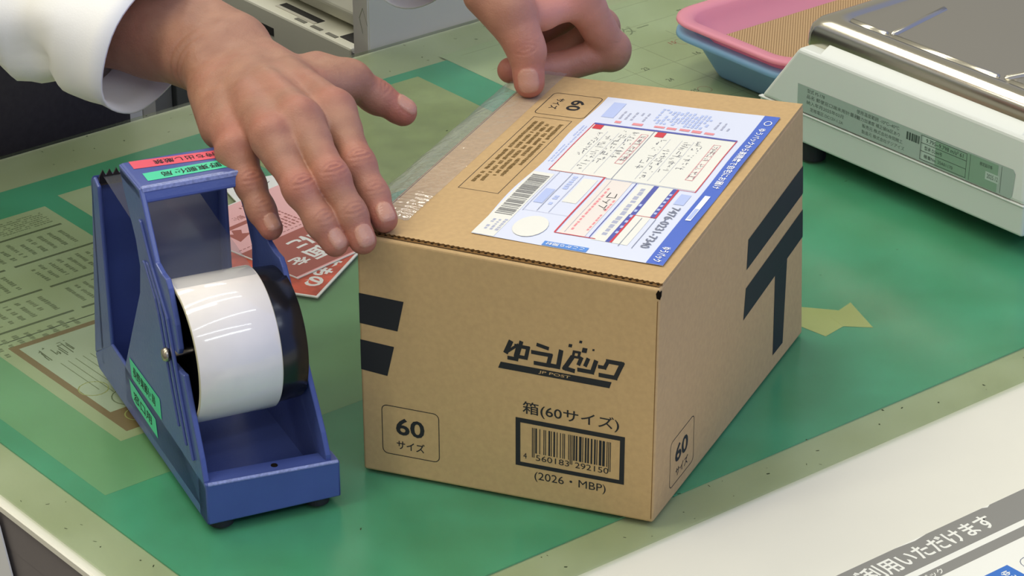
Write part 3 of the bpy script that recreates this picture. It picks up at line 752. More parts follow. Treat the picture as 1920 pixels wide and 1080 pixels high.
# roll of tape on its hub
roll = thing('tape_roll', 'wide roll of clear tape on a black hub in the blue dispenser', 'tape', (-107.7, -3.8, 0), math.radians(-14.77))
AX = Vector((0, 50, 86))
mb = MB()
prof = [(3.5, 38.2), (3.5, 39.6), (3.9, 40), (50.6, 40), (51.0, 39.6), (51.0, 38.2)]
mb.lathe(AX, (1, 0, 0), prof + [(3.5, 38.2)], M_TAPEROLL, 96, (False, False))
for i, f in enumerate(mb.f):
    xs = [mb.v[k][0] for k in f]
    if max(xs) < 4.3 or min(xs) > 50.3: mb.m[i] = mb.mi(M_TAPEEDGE)
mb.build('tape_winding', roll, smooth=False)
bpy.data.objects['tape_winding'].data.polygons.foreach_set('use_smooth', [len(p.vertices) == 4 and abs(p.normal.x) < 0.3 for p in bpy.data.objects['tape_winding'].data.polygons])
mb = MB(); mb.lathe(AX, (1, 0, 0), [(12, 6), (10, 34), (4.2, 36.5), (4.2, 37.9), (50.8, 38.1), (52.0, 38), (66.5, 37.2), (67.0, 36), (67.0, 6)], M_BLACKPL, 72); mb.build('hub', roll, smooth=True)
bpy.data.objects['hub'].data.polygons.foreach_set('use_smooth', [abs(p.normal.x) < 0.3 for p in bpy.data.objects['hub'].data.polygons])
mb = MB(); mb.cyl(AX + Vector((-3, 0, 0)), (1, 0, 0), 2.4, 80, M_STEEL, 20); mb.lathe(AX, (1, 0, 0), [(-5, 0.2), (-4.6, 3.2), (-3, 4), (-1, 4), (-0.6, 2.4)], M_STEEL, 20)
mb.lathe(AX, (1, 0, 0), [(73.4, 2.4), (73.8, 4), (76, 4), (77.2, 2.6), (77.6, 0.2)], M_STEEL, 20)
mb.build('axle', roll, smooth=True)
# strip running from the roll up to the blade
tgt = Vector((0, 181, 140)); dv = tgt - AX; dist = dv.length; ph = math.atan2(dv.z, dv.y) + math.acos(40.15 / dist)
p0 = (50 + 40.15 * math.cos(ph), 86 + 40.15 * math.sin(ph))
mb = MB(); NB = 12; vs = []
for j in range(NB + 1):
    t = j / NB
    for i in range(7):
        x = 4.5 + 45.5 * i / 6
        vs.append((x, p0[0] + (tgt.y - p0[0]) * t, p0[1] + (tgt.z - p0[1]) * t + 0.5 * math.sin(i * 1.3 + t * 6) * t * (1 - t) * 3))
mb.add(vs, [(j * 7 + i, j * 7 + i + 1, (j + 1) * 7 + i + 1, (j + 1) * 7 + i) for j in range(NB) for i in range(6)], M_FILM)
mb.build('loose_strip', roll, smooth=True)

# ================================================================ LEAFLETS beside the dispenser
def leaflet(name, label, cx, cy, ang, w, h, z, t, m, draw):
    o = thing(name, label, 'leaflet', (cx, cy, z), math.radians(ang), 'leaflets beside the dispenser')
    mb = MB(); mb.box(0, 0, 0, w, h, t * 0.97, M_CARDWHITE)
    ink = Ink(mb, lambda u, v, l: (u, v, t + l * 0.4), 0.02)
    draw(ink, w, h)
    mb.build('sheet', o)
def d_red2(ink, w, h):
    ink.rect(1.6, 1.8, w - 2.2, h - 2.4, M_REDPRINT)
    for ch, u0, u1 in (('の', 13.5, 28), ('も', 29.5, 42), ('お', 44, 57)): ink.text(ch, u0, 5.2, u1, 17.4, M_CARDWHITE, 0.05, 0.045, 2)
leaflet('red_leaflet', 'red leaflet with white lettering, lowest of the leaflet stack', 106, 195, 32, 100, 148, 0.05, 0.9, M_REDPRINT, d_red2)
def d_pink(ink, w, h):
    ink.rect(0.8, 0.8, w - 1.2, h - 1.2, M_PINKPAPER)
    ink.rect(0.8, 2.2, w - 1.2, 54.6, M_BROWNRED, 0.05)
    for ch, u0, v0, u1, v1 in (('を', 11.8, 12.6, 26, 24), ('面', 28, 11, 44.5, 27.4), ('裏', 46.5, 11, 63, 27.4), ('に', 31, 30.8, 47, 45.2), ('側', 49, 30.8, 65, 45.2)):
        ink.text(ch, u0, v0, u1, v1, M_CARDWHITE, 0.1, 0.03, 2)
    for k in range(26): ink.rect(3 + k * 3.6, 58.0, 5.4 + k * 3.6, 58.8, M_BROWNRED, 0.05)
    ink.rect(0.8, 86.5, 44, 91, M_BROWNRED, 0.05)
    ink.poly([(21.5, 86.0), (27, 82.2), (23.4, 77.4), (28.4, 74), (13.5, 68.2), (14.8, 83.4), (18.4, 80.2)], M_BROWNRED, 0.06)
    ink.text('郵便', 33, 94, 43, 100, M_BROWNRED, 0.05, 0.01, 2)
    ink.poly([(1, 54), (14, 54), (14, 50), (1, 44)], M_BROWNRED, 0.06)
    ink.fuzz(48, 62, 66, 110, 5, M_BROWNRED, 81, 0.5, 'v', 3.0)
leaflet('pink_leaflet', 'pink and brown leaflet with an arrow, on the red leaflet', 111, 224, 9, 100, 118, 1.1, 0.8, M_PINKPAPER, d_pink)
def d_white(ink, w, h):
    ink.line([(26, 24), (32, 31)], 0.5, M_INK); ink.line([(36, 22), (38, 26)], 0.5, M_INK); ink.line([(44, 36), (47, 33)], 0.5, M_INK)
leaflet('white_leaflet', 'plain white card peeking out behind the pink leaflet', 147, 343, -14, 90, 40, 0.1, 0.8, M_CARDWHITE, d_white)

# ================================================================ WEIGHING SCALE
scale = thing('weighing_scale', 'white postal weighing scale with a steel platform at the right', 'weighing scale', (490, 60, 0))
W2 = lambda x, y, z: (x - 490, y - 60, z)
X1 = 850
mb = MB()
mb.hexa([W2(492, -47, 14), W2(X1, -47, 14), W2(X1, 198, 14), W2(492, 198, 14)], [W2(490, -49, 37), W2(X1, -49, 37), W2(X1, 200, 37), W2(490, 200, 37)], M_SCALE)
mb.build('lower_case', scale, bevel=2.2, seg=3)
mb = MB()
mb.hexa([W2(489.4, -49.6, 37.6), W2(X1, -49.6, 37.6), W2(X1, 198, 37.6), W2(489.4, 198, 37.6)], [W2(491.5, -46, 83), W2(X1, -46, 83), W2(X1, 164, 83), W2(491.5, 164, 83)], M_SCALE)
mb.build('upper_case', scale, bevel=3.0, seg=3)
mb = MB(); mb.hexa([W2(493, -40, 82.5), W2(X1 - 4, -40, 82.5), W2(X1 - 4, 146, 82.5), W2(493, 146, 82.5)], [W2(512, -36, 92), W2(X1 - 8, -36, 92), W2(X1 - 8, 146, 92), W2(512, 146, 92)], M_SCALE)
mb.build('raised_bed', scale, bevel=1.0)
mb = MB(); mb.box(-0.9, -109, 36.6, 3, 139.5, 37.8, M_SCALE); mb.build('case_seam', scale, bevel=0.4)
# platform: stamped steel lid
def rr(x0, y0, x1, y1, r, n=8):
    pts = []
    for cx, cy, a0 in ((x1 - r, y0 + r, -90), (x1 - r, y1 - r, 0), (x0 + r, y1 - r, 90), (x0 + r, y0 + r, 180)):
        for k in range(n + 1):
            a = math.radians(a0 + 90 * k / n); pts.append((cx + r * math.cos(a), cy + r * math.sin(a)))
    return pts
mb = MB(); rings = []
px0, py0, px1, py1 = 503, -90, 840, 172
for ins, z, r in ((0, 82, 9), (0.4, 90, 9), (1.6, 95.5, 10), (4.5, 99.3, 11), (9, 100.8, 12), (14, 101.2, 12), (17.5, 100.8, 12), (19.0, 99.2, 12), (21, 98.8, 12)):
    rings.append([W2(x, y, z) for x, y in rr(px0 + ins, py0 + ins, px1 - ins, py1 - ins, r + ins * 0.1)])
mb.loft(rings, M_SSTEEL, cap=(False, True))
o = mb.build('platform', scale, smooth=True); tag(o, 'stainless steel weighing platform')
mb = MB()
def ridge(p, q, w=3.2, h=1.6, z=99.0):
    p, q = Vector(p), Vector(q); d = (q - p).normalized(); nrm = Vector((-d.y, d.x))
    rings = []
    for t, s in ((-w * 0.6, 0.1), (0, 1), ((q - p).length, 1), ((q - p).length + w * 0.6, 0.1)):
        c = p + d * t; rings.append([W2(c.x + nrm.x * w * a * s, c.y + nrm.y * w * a * s, z + h * b * s) for a, b in ((-1, -0.2), (-0.5, 0.6), (0, 1), (0.5, 0.6), (1, -0.2))])
    mb.loft(rings, M_SSTEEL, closed=False, cap=(False, False))
ridge((527, 148), (527, 116)); ridge((527, 108), (527, 14)); ridge((527, 2), (527, -70)); ridge((530, 112), (592, 124)); ridge((530, 8), (592, -6))
mb.build('platform_ridges', scale, smooth=True)
# rating plate on the near face
mb = MB()
def fpl(u, v, l):            # u runs to the right of the picture (towards -y), v up
    return W2(489.4 + (v - 37.6) / 45.4 * 2.1 - 0.15 - l, -u, v)
ink = Ink(mb, fpl, 0.1)
ink.poly([(-161.5, 58.2), (-160.5, 39.2), (36, 39.2), (38.6, 41.5), (39.6, 57.0), (37.5, 59.6)], M_PLATE)
ink.poly([(-30, 40), (-30.6, 57.6), (22, 58), (22, 40)], M_PLATE2, 0.05)
ink.text('型式 PS-178', -152, 54.2, -135, 57, M_PLATETXT); ink.text('品名 郵便窓口端末用計量器', -152, 50.0, -102, 52.9, M_PLATETXT); ink.text('納入年月2025年03月', -152, 45.8, -116, 48.7, M_PLATETXT); ink.text('定格電圧 DC12V-1.2A', -148, 41.5, -116, 44.3, M_PLATETXT)
ink.text('使用温度範囲 -10℃~40℃', -104, 54.0, -64, 56.9, M_PLATETXT); ink.text('重力加速度 補正値06区あり', -103, 49.8, -63, 52.6, M_PLATETXT); ink.text('販売元 株式会社寺岡精工', -98, 45.6, -60, 48.4, M_PLATETXT); ink.text('製造元 株式会社デジアイズ', -98, 41.4, -58, 44.2, M_PLATETXT)
R = random.Random(5); p = -57
while p < -46: q = p + R.choice((0.5, 1.0, 1.6)); ink.rect(p, 50.5, q, 56, M_PLATETXT, 0.05); p = q + R.choice((0.4, 0.7))
for u0, v0, u1, v1 in ((-42, 52.6, -4.6, 57.4), (-42, 47.0, -4.6, 52.2), (-42, 41.2, -4.6, 46.6)): ink.rect(u0, v0, u1, v1, M_PLATE3, 0.03)
ink.poly([(-43.5, 40.2), (-43.8, 57.8), (-32, 57.8), (-32, 40.2)], M_PLATE, 0.02)
for v in (57.6, 52.4, 46.8, 40.8): ink.line([(-43.5, v), (-2.5, v)], 0.35, M_PLATETXT, 0.12)
for u in (-43.5, -2.5): ink.line([(u, 40.8), (u, 57.6)], 0.35, M_PLATETXT, 0.12)
ink.rect(-2, 39.6, 25, 58.4, M_PLATE2, 0.07); ink.line([(0.6, 40.4), (0.6, 58)], 0.3, M_PLATETXT, 0.12)
ink.text('9.795~9.798 m/s² 61', -39, 53.6, -5.5, 56.4, M_PLATETXT, 0.14); ink.text('型承 D244号', -40, 48.2, -24, 51.0, M_PLATETXT, 0.14); ink.text('機番No. 25A01170', -40, 42.4, -14, 45.2, M_PLATETXT, 0.14)
ink.text('検定証印等', 9, 53.6, 20, 56.2, M_PLATETXT, 0.14); ink.rect(14.5, 45.6, 26.5, 51.2, M_PLATE3, 0.12); ink.text('2025.12', 16, 47.0, 25.5, 50.0, M_PLATETXT, 0.16)
ink.line([(28, 40.5), (28, 58.4)], 0.25, M_PLATETXT, 0.12)
o = mb.build('rating_plate', scale); tag(o, 'grey green rating plate with small black print')
for x, y in ((504, 158), (590, -20), (820, 158), (820, -20)):
    mb = MB(); mb.cyl(W2(x, y, 0.05), (0, 0, 1), 9, 14.2, M_RUBBER, 24); mb.build('foot', scale)

# ================================================================ NESTED CASH TRAYS
def tray(name, label, z0, zr, m, rim_x0, rim_y0, rim_x1, rim_y1, lip):
    o = thing(name, label, 'tray', ((rim_x0 + rim_x1) / 2, (rim_y0 + rim_y1) / 2, z0), 0, 'nested cash trays')
    cx, cy = (rim_x0 + rim_x1) / 2, (rim_y0 + rim_y1) / 2
    mb = MB(); rings = []
    hgt = zr - z0
    def ring(ins, z, r): return [(x - cx, y - cy, z) for x, y in rr(rim_x0 + ins, rim_y0 + ins, rim_x1 - ins, rim_y1 - ins, max(6, r), 10)]
    for ins, z, r in ((29, 0.0, 14), (27, 0.3, 16), (25.5, 2.5, 17), (12, hgt - 7, 24), (10, hgt - 3, 25), (1.5, hgt - lip, 29), (0, hgt - lip + 1.2, 30), (0.4, hgt - 0.6, 30), (2.5, hgt, 29), (9.5, hgt - 0.4, 25), (12.0, hgt - 3, 24), (14, hgt - 7.5, 23), (27.2, 3.2, 16), (30, 1.8, 14)):
        rings.append(ring(ins, z, r))
    mb.loft(rings, m, cap=(True, True))
    mb.build('tray_shell', o, smooth=True)
    return o, cx, cy
tray('blue_cash_tray', 'pale blue plastic tray underneath the pink tray', 0.1, 36, M_TRAYBLUE, 528, 203, 790, 349, 5.0)
tray('pink_cash_tray', 'pink translucent plastic tray nested in the blue tray', 22.0, 46, M_TRAYPINK, 528, 203, 790, 349, 4.0)
o = thing('tray_liner', 'tan woven liner mat lying in the pink tray', 'liner', (659, 276, 24.4))
mb = MB(); mb.prism(rr(-101, -43, 101, 43, 8), lambda p, q, d: (p, q, d), 0, 4.0, M_TRAYMAT); mb.build('woven_mat', o)

# ================================================================ THINGS BEYOND THE DESK
o = thing('grey_partition', 'grey partition panel standing right behind the desk edge', 'panel', (391, 529, -720))
mb = MB(); mb.box(0, 0, 0, 150, 20, 860, M_PANEL); mb.build('panel', o, bevel=0.8)
mb = MB(); mb.box(-0.8, 0.6, 0, 0.05, 19.4, 860, M_PANELEDGE); mb.build('board_edge', o)
mb = MB(); ink = Ink(mb, lambda u, v, l: (-0.85 - l, 20 - u, v), 0.05)
ink.line([(13.5, 750), (9.0, 741), (13.0, 729.5)], 0.5, M_DOCDARK); ink.line([(13.5, 750), (19.2, 737)], 0.35, M_DOCDARK)
mb.build('pencil_mark', o)
mb = MB(); ink = Ink(mb, lambda u, v, l: (u, -l, v), 0.05); ink.line([(48, 752), (54, 752.4)], 0.6, M_INK); mb.build('ink_mark', o)

dev = thing('card_printer', 'beige office machine with slots on a shelf behind the desk', 'machine', (466, 660, -140))
def DV(x0, y0, z0, x1, y1, z1, m, mbx): mbx.box(x0 - 466, y0 - 660, z0 + 140, x1 - 466, y1 - 660, z1 + 140, m)
mb = MB(); DV(467, 662, -140, 640, 930, -60, M_DEVICE, mb); mb.build('base_case', dev, bevel=2)
mb = MB(); DV(466.4, 775, -82, 468, 850, -75, M_DARKSLOT, mb); mb.build('side_slot', dev)
mb = MB(); DV(480, 728, -61, 488, 785, -59.6, M_DARKSLOT, mb); DV(476.5, 728, -60.6, 480, 785, -59.4, M_PANEL, mb); mb.build('card_slot', dev)
mb = MB()
for y in (690, 712, 735): DV(471, y, -60.4, 475, y + 14, -59.5, M_DEVDARK, mb)
mb.build('key_pads', dev)
mb = MB(); DV(468, 656, -139, 500, 662.5, -63, M_GREYSTEEL, mb); mb.build('end_cap', dev)
mb = MB()
pr_ = [(489, -52), (484, -40), (490, -22), (512, -10), (640, -10), (640, -59.8), (500, -59.8)]
mb.prism(pr_, lambda x, z, d: (x - 466, d - 660, z + 140), 664, 920, M_DEVICE)
mb.build('upper_case', dev, bevel=2)
mb = MB(); mb.cyl((487 - 466, 733 - 660, 116), (-0.5, 0, 0.85), 9, 9, M_DEVDARK, 24); mb.build('finger_notch', dev)
mb = MB(); DV(476, 664, -61, 492, 690, -59.5, M_DARKSLOT, mb); mb.build('paper_exit', dev)
shelf = thing('printer_shelf', 'low grey shelf carrying the beige office machine', 'shelf', (440, 640, -720))
mb = MB(); mb.box(0, 0, 555, 260, 320, 579.5, M_GREYSTEEL); mb.build('shelf_board', shelf)
for x, y in ((0, 0), (236, 0), (0, 296), (236, 296)):
    mb = MB(); mb.box(x, y, 0, x + 24, y + 24, 555, M_GREYSTEEL); mb.build('leg', shelf)

o = thing('white_cabinet', 'white cabinet edge showing below the cuff of the right sleeve', 'cabinet', (301, 760, -720))
mb = MB(); mb.box(-32, 0, 0, 23, 240, 660, M_DRAWER); mb.build('cabinet_body', o, bevel=1)
mb = MB(); mb.box(23.3, 0, 0, 36, 240, 660, M_PANEL); mb.build('cabinet_frame', o, bevel=1)
o = thing('grey_cabinet', 'dark grey cabinet seen under the right wrist', 'cabinet', (338, 760, -720))
mb = MB(); mb.box(0, 6, 0, 19, 240, 660, M_GREYSTEEL); mb.build('cabinet_frame', o, bevel=1)
mb = MB(); mb.box(19.5, 0, 0, 90, 240, 660, mat('door_grey', srgb(84, 86, 80), 0.5)); mb.build('cabinet_body', o, bevel=1)

# ================================================================ PERSON (clerk): hands, arms, body in one surface
class Field:
    """signed distance grid in millimetres built from tapered capsules blended smoothly"""
    def __init__(self, lo, hi, h):
        self.lo = np.array(lo, np.float32); self.h = h
        self.n = [int((b - a) / h) + 1 for a, b in zip(lo, hi)]
        self.d = np.full(self.n, 60.0, np.float32)
        self.ax = [np.arange(n, dtype=np.float32) * h + l for n, l in zip(self.n, lo)]
    def window(self, lo, hi):
        sl = []
        for k in range(3):
            a = int(max(0, (lo[k] - self.lo[k]) / self.h)); b = int(min(self.n[k], (hi[k] - self.lo[k]) / self.h + 2))
            if b - a < 2: return None
            sl.append(slice(a, b))
        return tuple(sl)
    def grid(self, sl):
        return (self.ax[0][sl[0]][:, None, None], self.ax[1][sl[1]][None, :, None], self.ax[2][sl[2]][None, None, :])
    def cone(self, a, b, ra, rb, k=4.0, flat=None, sign=1, pad=16):
        a = np.array(a, np.float32); b = np.array(b, np.float32); R = max(ra, rb) + pad + k
        sl = self.window(np.minimum(a, b) - R, np.maximum(a, b) + R)
        if sl is None: return
        X, Y, Z = self.grid(sl); ab = b - a; L2 = max(float(ab @ ab), 1e-6)
        px, py, pz = X - a[0], Y - a[1], Z - a[2]
        if flat is not None:      # squash along a direction: (unit vector, factor)
            u, f = np.array(flat[0], np.float32), flat[1]; u = u / np.linalg.norm(u)
            q = (px * u[0] + py * u[1] + pz * u[2]) * (1 / f - 1)
            px, py, pz = px + q * u[0], py + q * u[1], pz + q * u[2]
        t = np.clip((px * ab[0] + py * ab[1] + pz * ab[2]) / L2, 0, 1)
        d = np.sqrt((px - ab[0] * t) ** 2 + (py - ab[1] * t) ** 2 + (pz - ab[2] * t) ** 2) - (ra + (rb - ra) * t)
        if flat is not None: d = d * (0.5 + 0.5 * flat[1])
        cur = self.d[sl]
        if sign > 0:
            h = np.clip(0.5 + 0.5 * (cur - d) / k, 0, 1); self.d[sl] = cur * (1 - h) + d * h - k * h * (1 - h)
        else:
            h = np.clip(0.5 - 0.5 * (cur + d) / k, 0, 1); self.d[sl] = cur * (1 - h) - d * h + k * h * (1 - h)
    def union(self, other, k):
        h = np.clip(0.5 + 0.5 * (self.d - other.d) / k, 0, 1)
        self.d = self.d * (1 - h) + other.d * h - k * h * (1 - h)
    def like(self):
        f = Field.__new__(Field); f.lo, f.h, f.n, f.ax = self.lo, self.h, self.n, self.ax; f.d = np.full(self.n, 60.0, np.float32); return f
    def mesh(self):
        """surface nets"""
        d = self.d; s = d < 0
        c = np.zeros([n - 1 for n in self.n], np.int8)
        for i in (0, 1):
            for j in (0, 1):
                for k in (0, 1): c += s[i:self.n[0] - 1 + i, j:self.n[1] - 1 + j, k:self.n[2] - 1 + k]
        cell = np.argwhere((c > 0) & (c < 8)); idx = np.full(c.shape, -1, np.int64); idx[tuple(cell.T)] = np.arange(len(cell))
        acc = np.zeros((len(cell), 3)); cnt = np.zeros(len(cell))
        corners = [(i, j, k) for i in (0, 1) for j in (0, 1) for k in (0, 1)]
        val = {q: d[cell[:, 0] + q[0], cell[:, 1] + q[1], cell[:, 2] + q[2]] for q in corners}
        for p in corners:
            for ax in range(3):
                if p[ax]: continue
                q = list(p); q[ax] = 1; q = tuple(q); a, b = val[p], val[q]; m = (a < 0) != (b < 0)
                t = np.where(m, a / np.where(m, a - b, 1), 0)
                pt = np.tile(np.array(p, float), (len(cell), 1)); pt[:, ax] += t
                acc[m] += pt[m]; cnt[m] += 1
        V = (cell + acc / np.maximum(cnt, 1)[:, None]) * self.h + self.lo
        Fs = []
        for ax in range(3):
            u, w = (ax + 1) % 3, (ax + 2) % 3
            lo = [slice(None)] * 3; hi = [slice(None)] * 3; lo[ax] = slice(0, -1); hi[ax] = slice(1, None)
            A_, B_ = s[tuple(lo)], s[tuple(hi)]
            for e, flip in ((A_ & ~B_, False), (~A_ & B_, True)):
                P = np.argwhere(e); P = P[(P[:, u] > 0) & (P[:, w] > 0) & (P[:, u] < self.n[u] - 1) & (P[:, w] < self.n[w] - 1)]
                du = np.zeros(3, int); du[u] = 1; dw = np.zeros(3, int); dw[w] = 1
                q = [idx[tuple((P - a * du - b * dw).T)] for a, b in ((1, 1), (0, 1), (0, 0), (1, 0))]
                q = np.stack(q, 1)
                Fs.append(q[:, ::-1] if flip else q)
        Fs = np.concatenate(Fs); return V, Fs

def unit(v): v = np.array(v, float); return v / np.linalg.norm(v)
nails = []       # (centre, along, across, normal, half length, half width)
reds = []        # pigment patches (centre, radius, strength)
def finger(base, pts, rad, dorsal, wrist=None, crease=True, nail=(5.6, 4.6), k=3.0):
    f = base.like()
    if wrist is not None: f.cone(wrist[0], pts[0], wrist[1], rad[0], 5.0)
    for i in range(len(pts) - 1): f.cone(pts[i], pts[i + 1], rad[i], rad[i + 1], k)
    pts = [np.array(p, float) for p in pts]
    for i in range(1, len(pts) - 1):      # slightly broader joints
        f.cone(pts[i] - unit(pts[i + 1] - pts[i - 1]) * 2, pts[i] + unit(pts[i + 1] - pts[i - 1]) * 2, rad[i] * 1.0 + 0.35, rad[i] * 1.0 + 0.35, 3.0)
    a = unit(pts[-1] - pts[-2]); n = np.array(dorsal, float); n = unit(n - a * (n @ a)); b = np.cross(n, a)
    # fingertip pad and flattened nail bed
    f.cone(pts[-1] - n * 1.2 - a * 3, pts[-1] - n * 1.0, rad[-1] * 0.93, rad[-1] * 0.86, 3.0)
    R_ = 30; c = pts[-1]
    sl = f.window(c - R_, c + R_)
    X, Y, Z = f.grid(sl); px, py, pz = X - c[0], Y - c[1], Z - c[2]
    U = px * a[0] + py * a[1] + pz * a[2]; V = px * b[0] + py * b[1] + pz * b[2]; W = px * n[0] + py * n[1] + pz * n[2]
    u0 = -0.6
    s = (np.abs((U - u0) / nail[0])) ** 3 + (np.abs(V / nail[1])) ** 3
    plate = np.clip((1.12 - s) / 0.25, 0, 1) * (W > 0)
    rim = np.exp(-((s - 1.25) / 0.35) ** 2) * (W > 0) * (U < u0 + nail[0] * 0.6)
    f.d[sl] = f.d[sl] - 0.45 * plate + 0.22 * rim
    nails.append((c + a * u0, a, b, n, nail[0], nail[1]))
    if crease:
        for i in range(1, len(pts) - 1):
            if crease == 'tip' and i == 1: continue
            ax = unit(unit(pts[i + 1] - pts[i]) + unit(pts[i] - pts[i - 1])); nn = np.array(dorsal, float); nn = unit(nn - ax * (nn @ ax)); bb = np.cross(nn, ax); c = pts[i]
            sl = f.window(c - 26, c + 26); X, Y, Z = f.grid(sl); px, py, pz = X - c[0], Y - c[1], Z - c[2]
            U = px * ax[0] + py * ax[1] + pz * ax[2]; V = px * bb[0] + py * bb[1] + pz * bb[2]; W = px * nn[0] + py * nn[1] + pz * nn[2]
            amp = 0.5 if i == 1 else 0.3
            wv = np.cos((U + 0.05 * V * V * np.sign(U)) * 2 * math.pi / 2.9) * np.exp(-(U / 4.6) ** 2) * np.exp(-(V / (rad[i] * 0.75)) ** 4) * np.clip(W / 3, 0, 1)
            f.d[sl] = f.d[sl] + amp * wv
            reds.append((c + nn * rad[i] * 0.8, rad[i] * 1.1, 0.5 if i == 1 else 0.3))
    reds.append((pts[-1] - n * 2, rad[-1] * 1.9, 0.75))
    return f

# ---- right hand, palm down, fingertips on the corner of the lid
H_ = 0.9
base = Field((-52, -34, 118), (124, 300, 232), H_)
wr = np.array((34.0, 178.0, 188.0)); fa = np.array((29.0, 229.0, 190.0)); side_ = unit((0.93, 0.30, 0.12))
up = np.array((-0.12, -0.12, 1.0))
fing = [
    ([(33, 64, 189), (18, 21, 175), (16, 5, 163), (13, -9, 154)], [10.6, 9.0, 8.0, 6.9], wr + side_ * 16, (5.6, 4.9)),
    ([(5, 57, 193), (-5, 14, 176), (-5, -3, 160), (-5.5, -14, 148.5)], [11.0, 9.3, 8.3, 7.2], wr + side_ * 5, (6.0, 5.2)),
    ([(-13, 58, 187), (-21, 21, 171), (-20, 4, 157), (-18, -6, 147.5)], [10.4, 8.8, 7.9, 6.8], wr - side_ * 6, (5.6, 4.8)),
    ([(-20, 85, 172), (-24, 66, 160), (-25.5, 54, 149), (-26, 44, 141.5)], [9.6, 8.1, 7.4, 6.3], wr - side_ * 16, (4.8, 4.2)),
]
fields = [finger(base, p, r, (-0.15, -0.30, 1.0), None, True, n) for p, r, w, n in fing]
palm = base.like()
for (p, r, w, n) in fing:
    palm.cone(w, p[0], 13.0, r[0] + 1.0, 9.0)
    q0, q1 = np.array(w), np.array(p[0])
    palm.cone(q0 + (q1 - q0) * 0.55 + up * 8.6, q1 + up * 6.8 + (q1 - q0) * 0.03, 3.2, 4.6, 6.0)      # tendon and knuckle
    palm.cone(q1 + (np.array(p[1]) - q1) * 0.02, q1 + (np.array(p[1]) - q1) * 0.35, r[0] + 0.5, r[0] - 0.6, 5.0)
    reds.append((q1 + up * 9, 11, 0.45))
palm.cone((20, 98, 180), (44, 118, 181), 13, 14, 10.0)                      # palm body
palm.cone((-6, 118, 172), (10, 150, 178), 13, 14, 10.0)                     # heel below the little finger
palm.cone((48, 150, 180), (66, 118, 180), 15, 12.5, 10.0)                   # thumb ball
palm.cone((56, 112, 182), (74, 112, 179), 9.5, 9.0, 8.0)                    # web of the thumb
for sgn, r in ((1, 21), (-1, 20)):
    palm.cone(wr + side_ * 10.5 * sgn, fa + side_ * 12 * sgn, r, r + 2.5, 10.0)
    palm.cone(fa + side_ * 12 * sgn, fa + np.array((-38, 60, 5)) + side_ * 10 * sgn, r + 2.5, r + 4, 10.0)
thumb = finger(base, [(70, 134, 181), (82, 117.5, 179), (96, 111.5, 166.5), (108, 101, 157)], [13.0, 11.0, 9.4, 8.0], (0.02, -0.30, 0.90), None, 'tip', (6.8, 5.9))
allf = fields[0]
for f in fields[1:]: allf.union(f, 1.0)
palm.union(allf, 5.0); palm.union(thumb, 6.0)
# wrist folds
X, Y, Z = palm.grid((slice(None),) * 3)
for off, amp in ((0.0, 0.9), (7.0, 0.6), (-8.0, 0.5)):
    U = (Y - 172 - off) * 0.97 + (X - 30) * 0.28 + 2.0 * np.sin(X * 0.11 + off)
    palm.d += amp * np.exp(-(U / 1.3) ** 2) * np.clip((26 - X) / 26, 0, 1) * np.clip((Z - 165) / 10, 0, 1)
VR, FR_ = palm.mesh()

# ---- left hand, thumb on the lid, fingers curled down behind the box
base = Field((168, 74, 118), (310, 270, 262), H_)
wl = np.array((206.0, 172.0, 216.0))
lf = [
    ([(252, 116, 196), (277.5, 111, 150), (246, 127.5, 141), (213, 132, 147)], [12.0, 11.0, 9.4, 7.8], (0.7, 0.5, -0.3)),
    ([(256, 137, 200), (288, 133, 156), (268, 147, 140), (246, 150, 140)], [12.0, 10.6, 9.4, 7.9], (0.7, 0.5, -0.3)),
    ([(258, 157, 200), (291, 158, 160), (273, 171, 145), (252, 172, 144)], [11.6, 10.0, 9.0, 7.6], (0.7, 0.5, -0.3)),
    ([(256, 176, 198), (284, 182, 166), (271, 190, 153), (254, 189, 150)], [10.6, 9.0, 8.2, 7.0], (0.7, 0.5, -0.3)),
]
fields = [finger(base, p, r, n, None, False, (5.4, 4.7)) for p, r, n in lf]
palm = base.like()
for i, (p, r, n) in enumerate(lf):
    w = wl + np.array((4, 8, 6)) * (i - 1.5)
    palm.cone(w, p[0], 15.0, r[0] + 2.0, 9.0)
    q1 = np.array(p[0]); palm.cone(q1, q1 + (np.array(p[1]) - q1) * 0.3, r[0] + 1.0, r[0] - 0.3, 6.0)
palm.cone((214, 140, 222), (232, 134, 208), 17, 14, 10.0)
palm.cone((191, 128, 203), (198, 104, 182), 13.5, 11, 8.0)                   # ball of the thumb
palm.cone((206, 113, 191), (224, 115, 187), 10, 9.5, 8.0)                   # web between thumb and index
palm.cone((224, 115, 187), (250, 116, 187), 9.5, 10.5, 8.0)
palm.cone(wl, wl + np.array((-3, 66, 10)), 24, 26, 10.0)
thumb = finger(base, [(206, 136, 222), (198, 112, 197), (200, 99.5, 173.5), (196.3, 92.5, 155.5)], [17.0, 13.2, 10.8, 9.2], (-0.62, -0.68, 0.35), None, 'tip', (7.2, 6.3), 4.0)
allf = fields[0]
for f in fields[1:]: allf.union(f, 1.0)
palm.union(allf, 4.0); palm.union(thumb, 6.0)
VL, FL_ = palm.mesh()

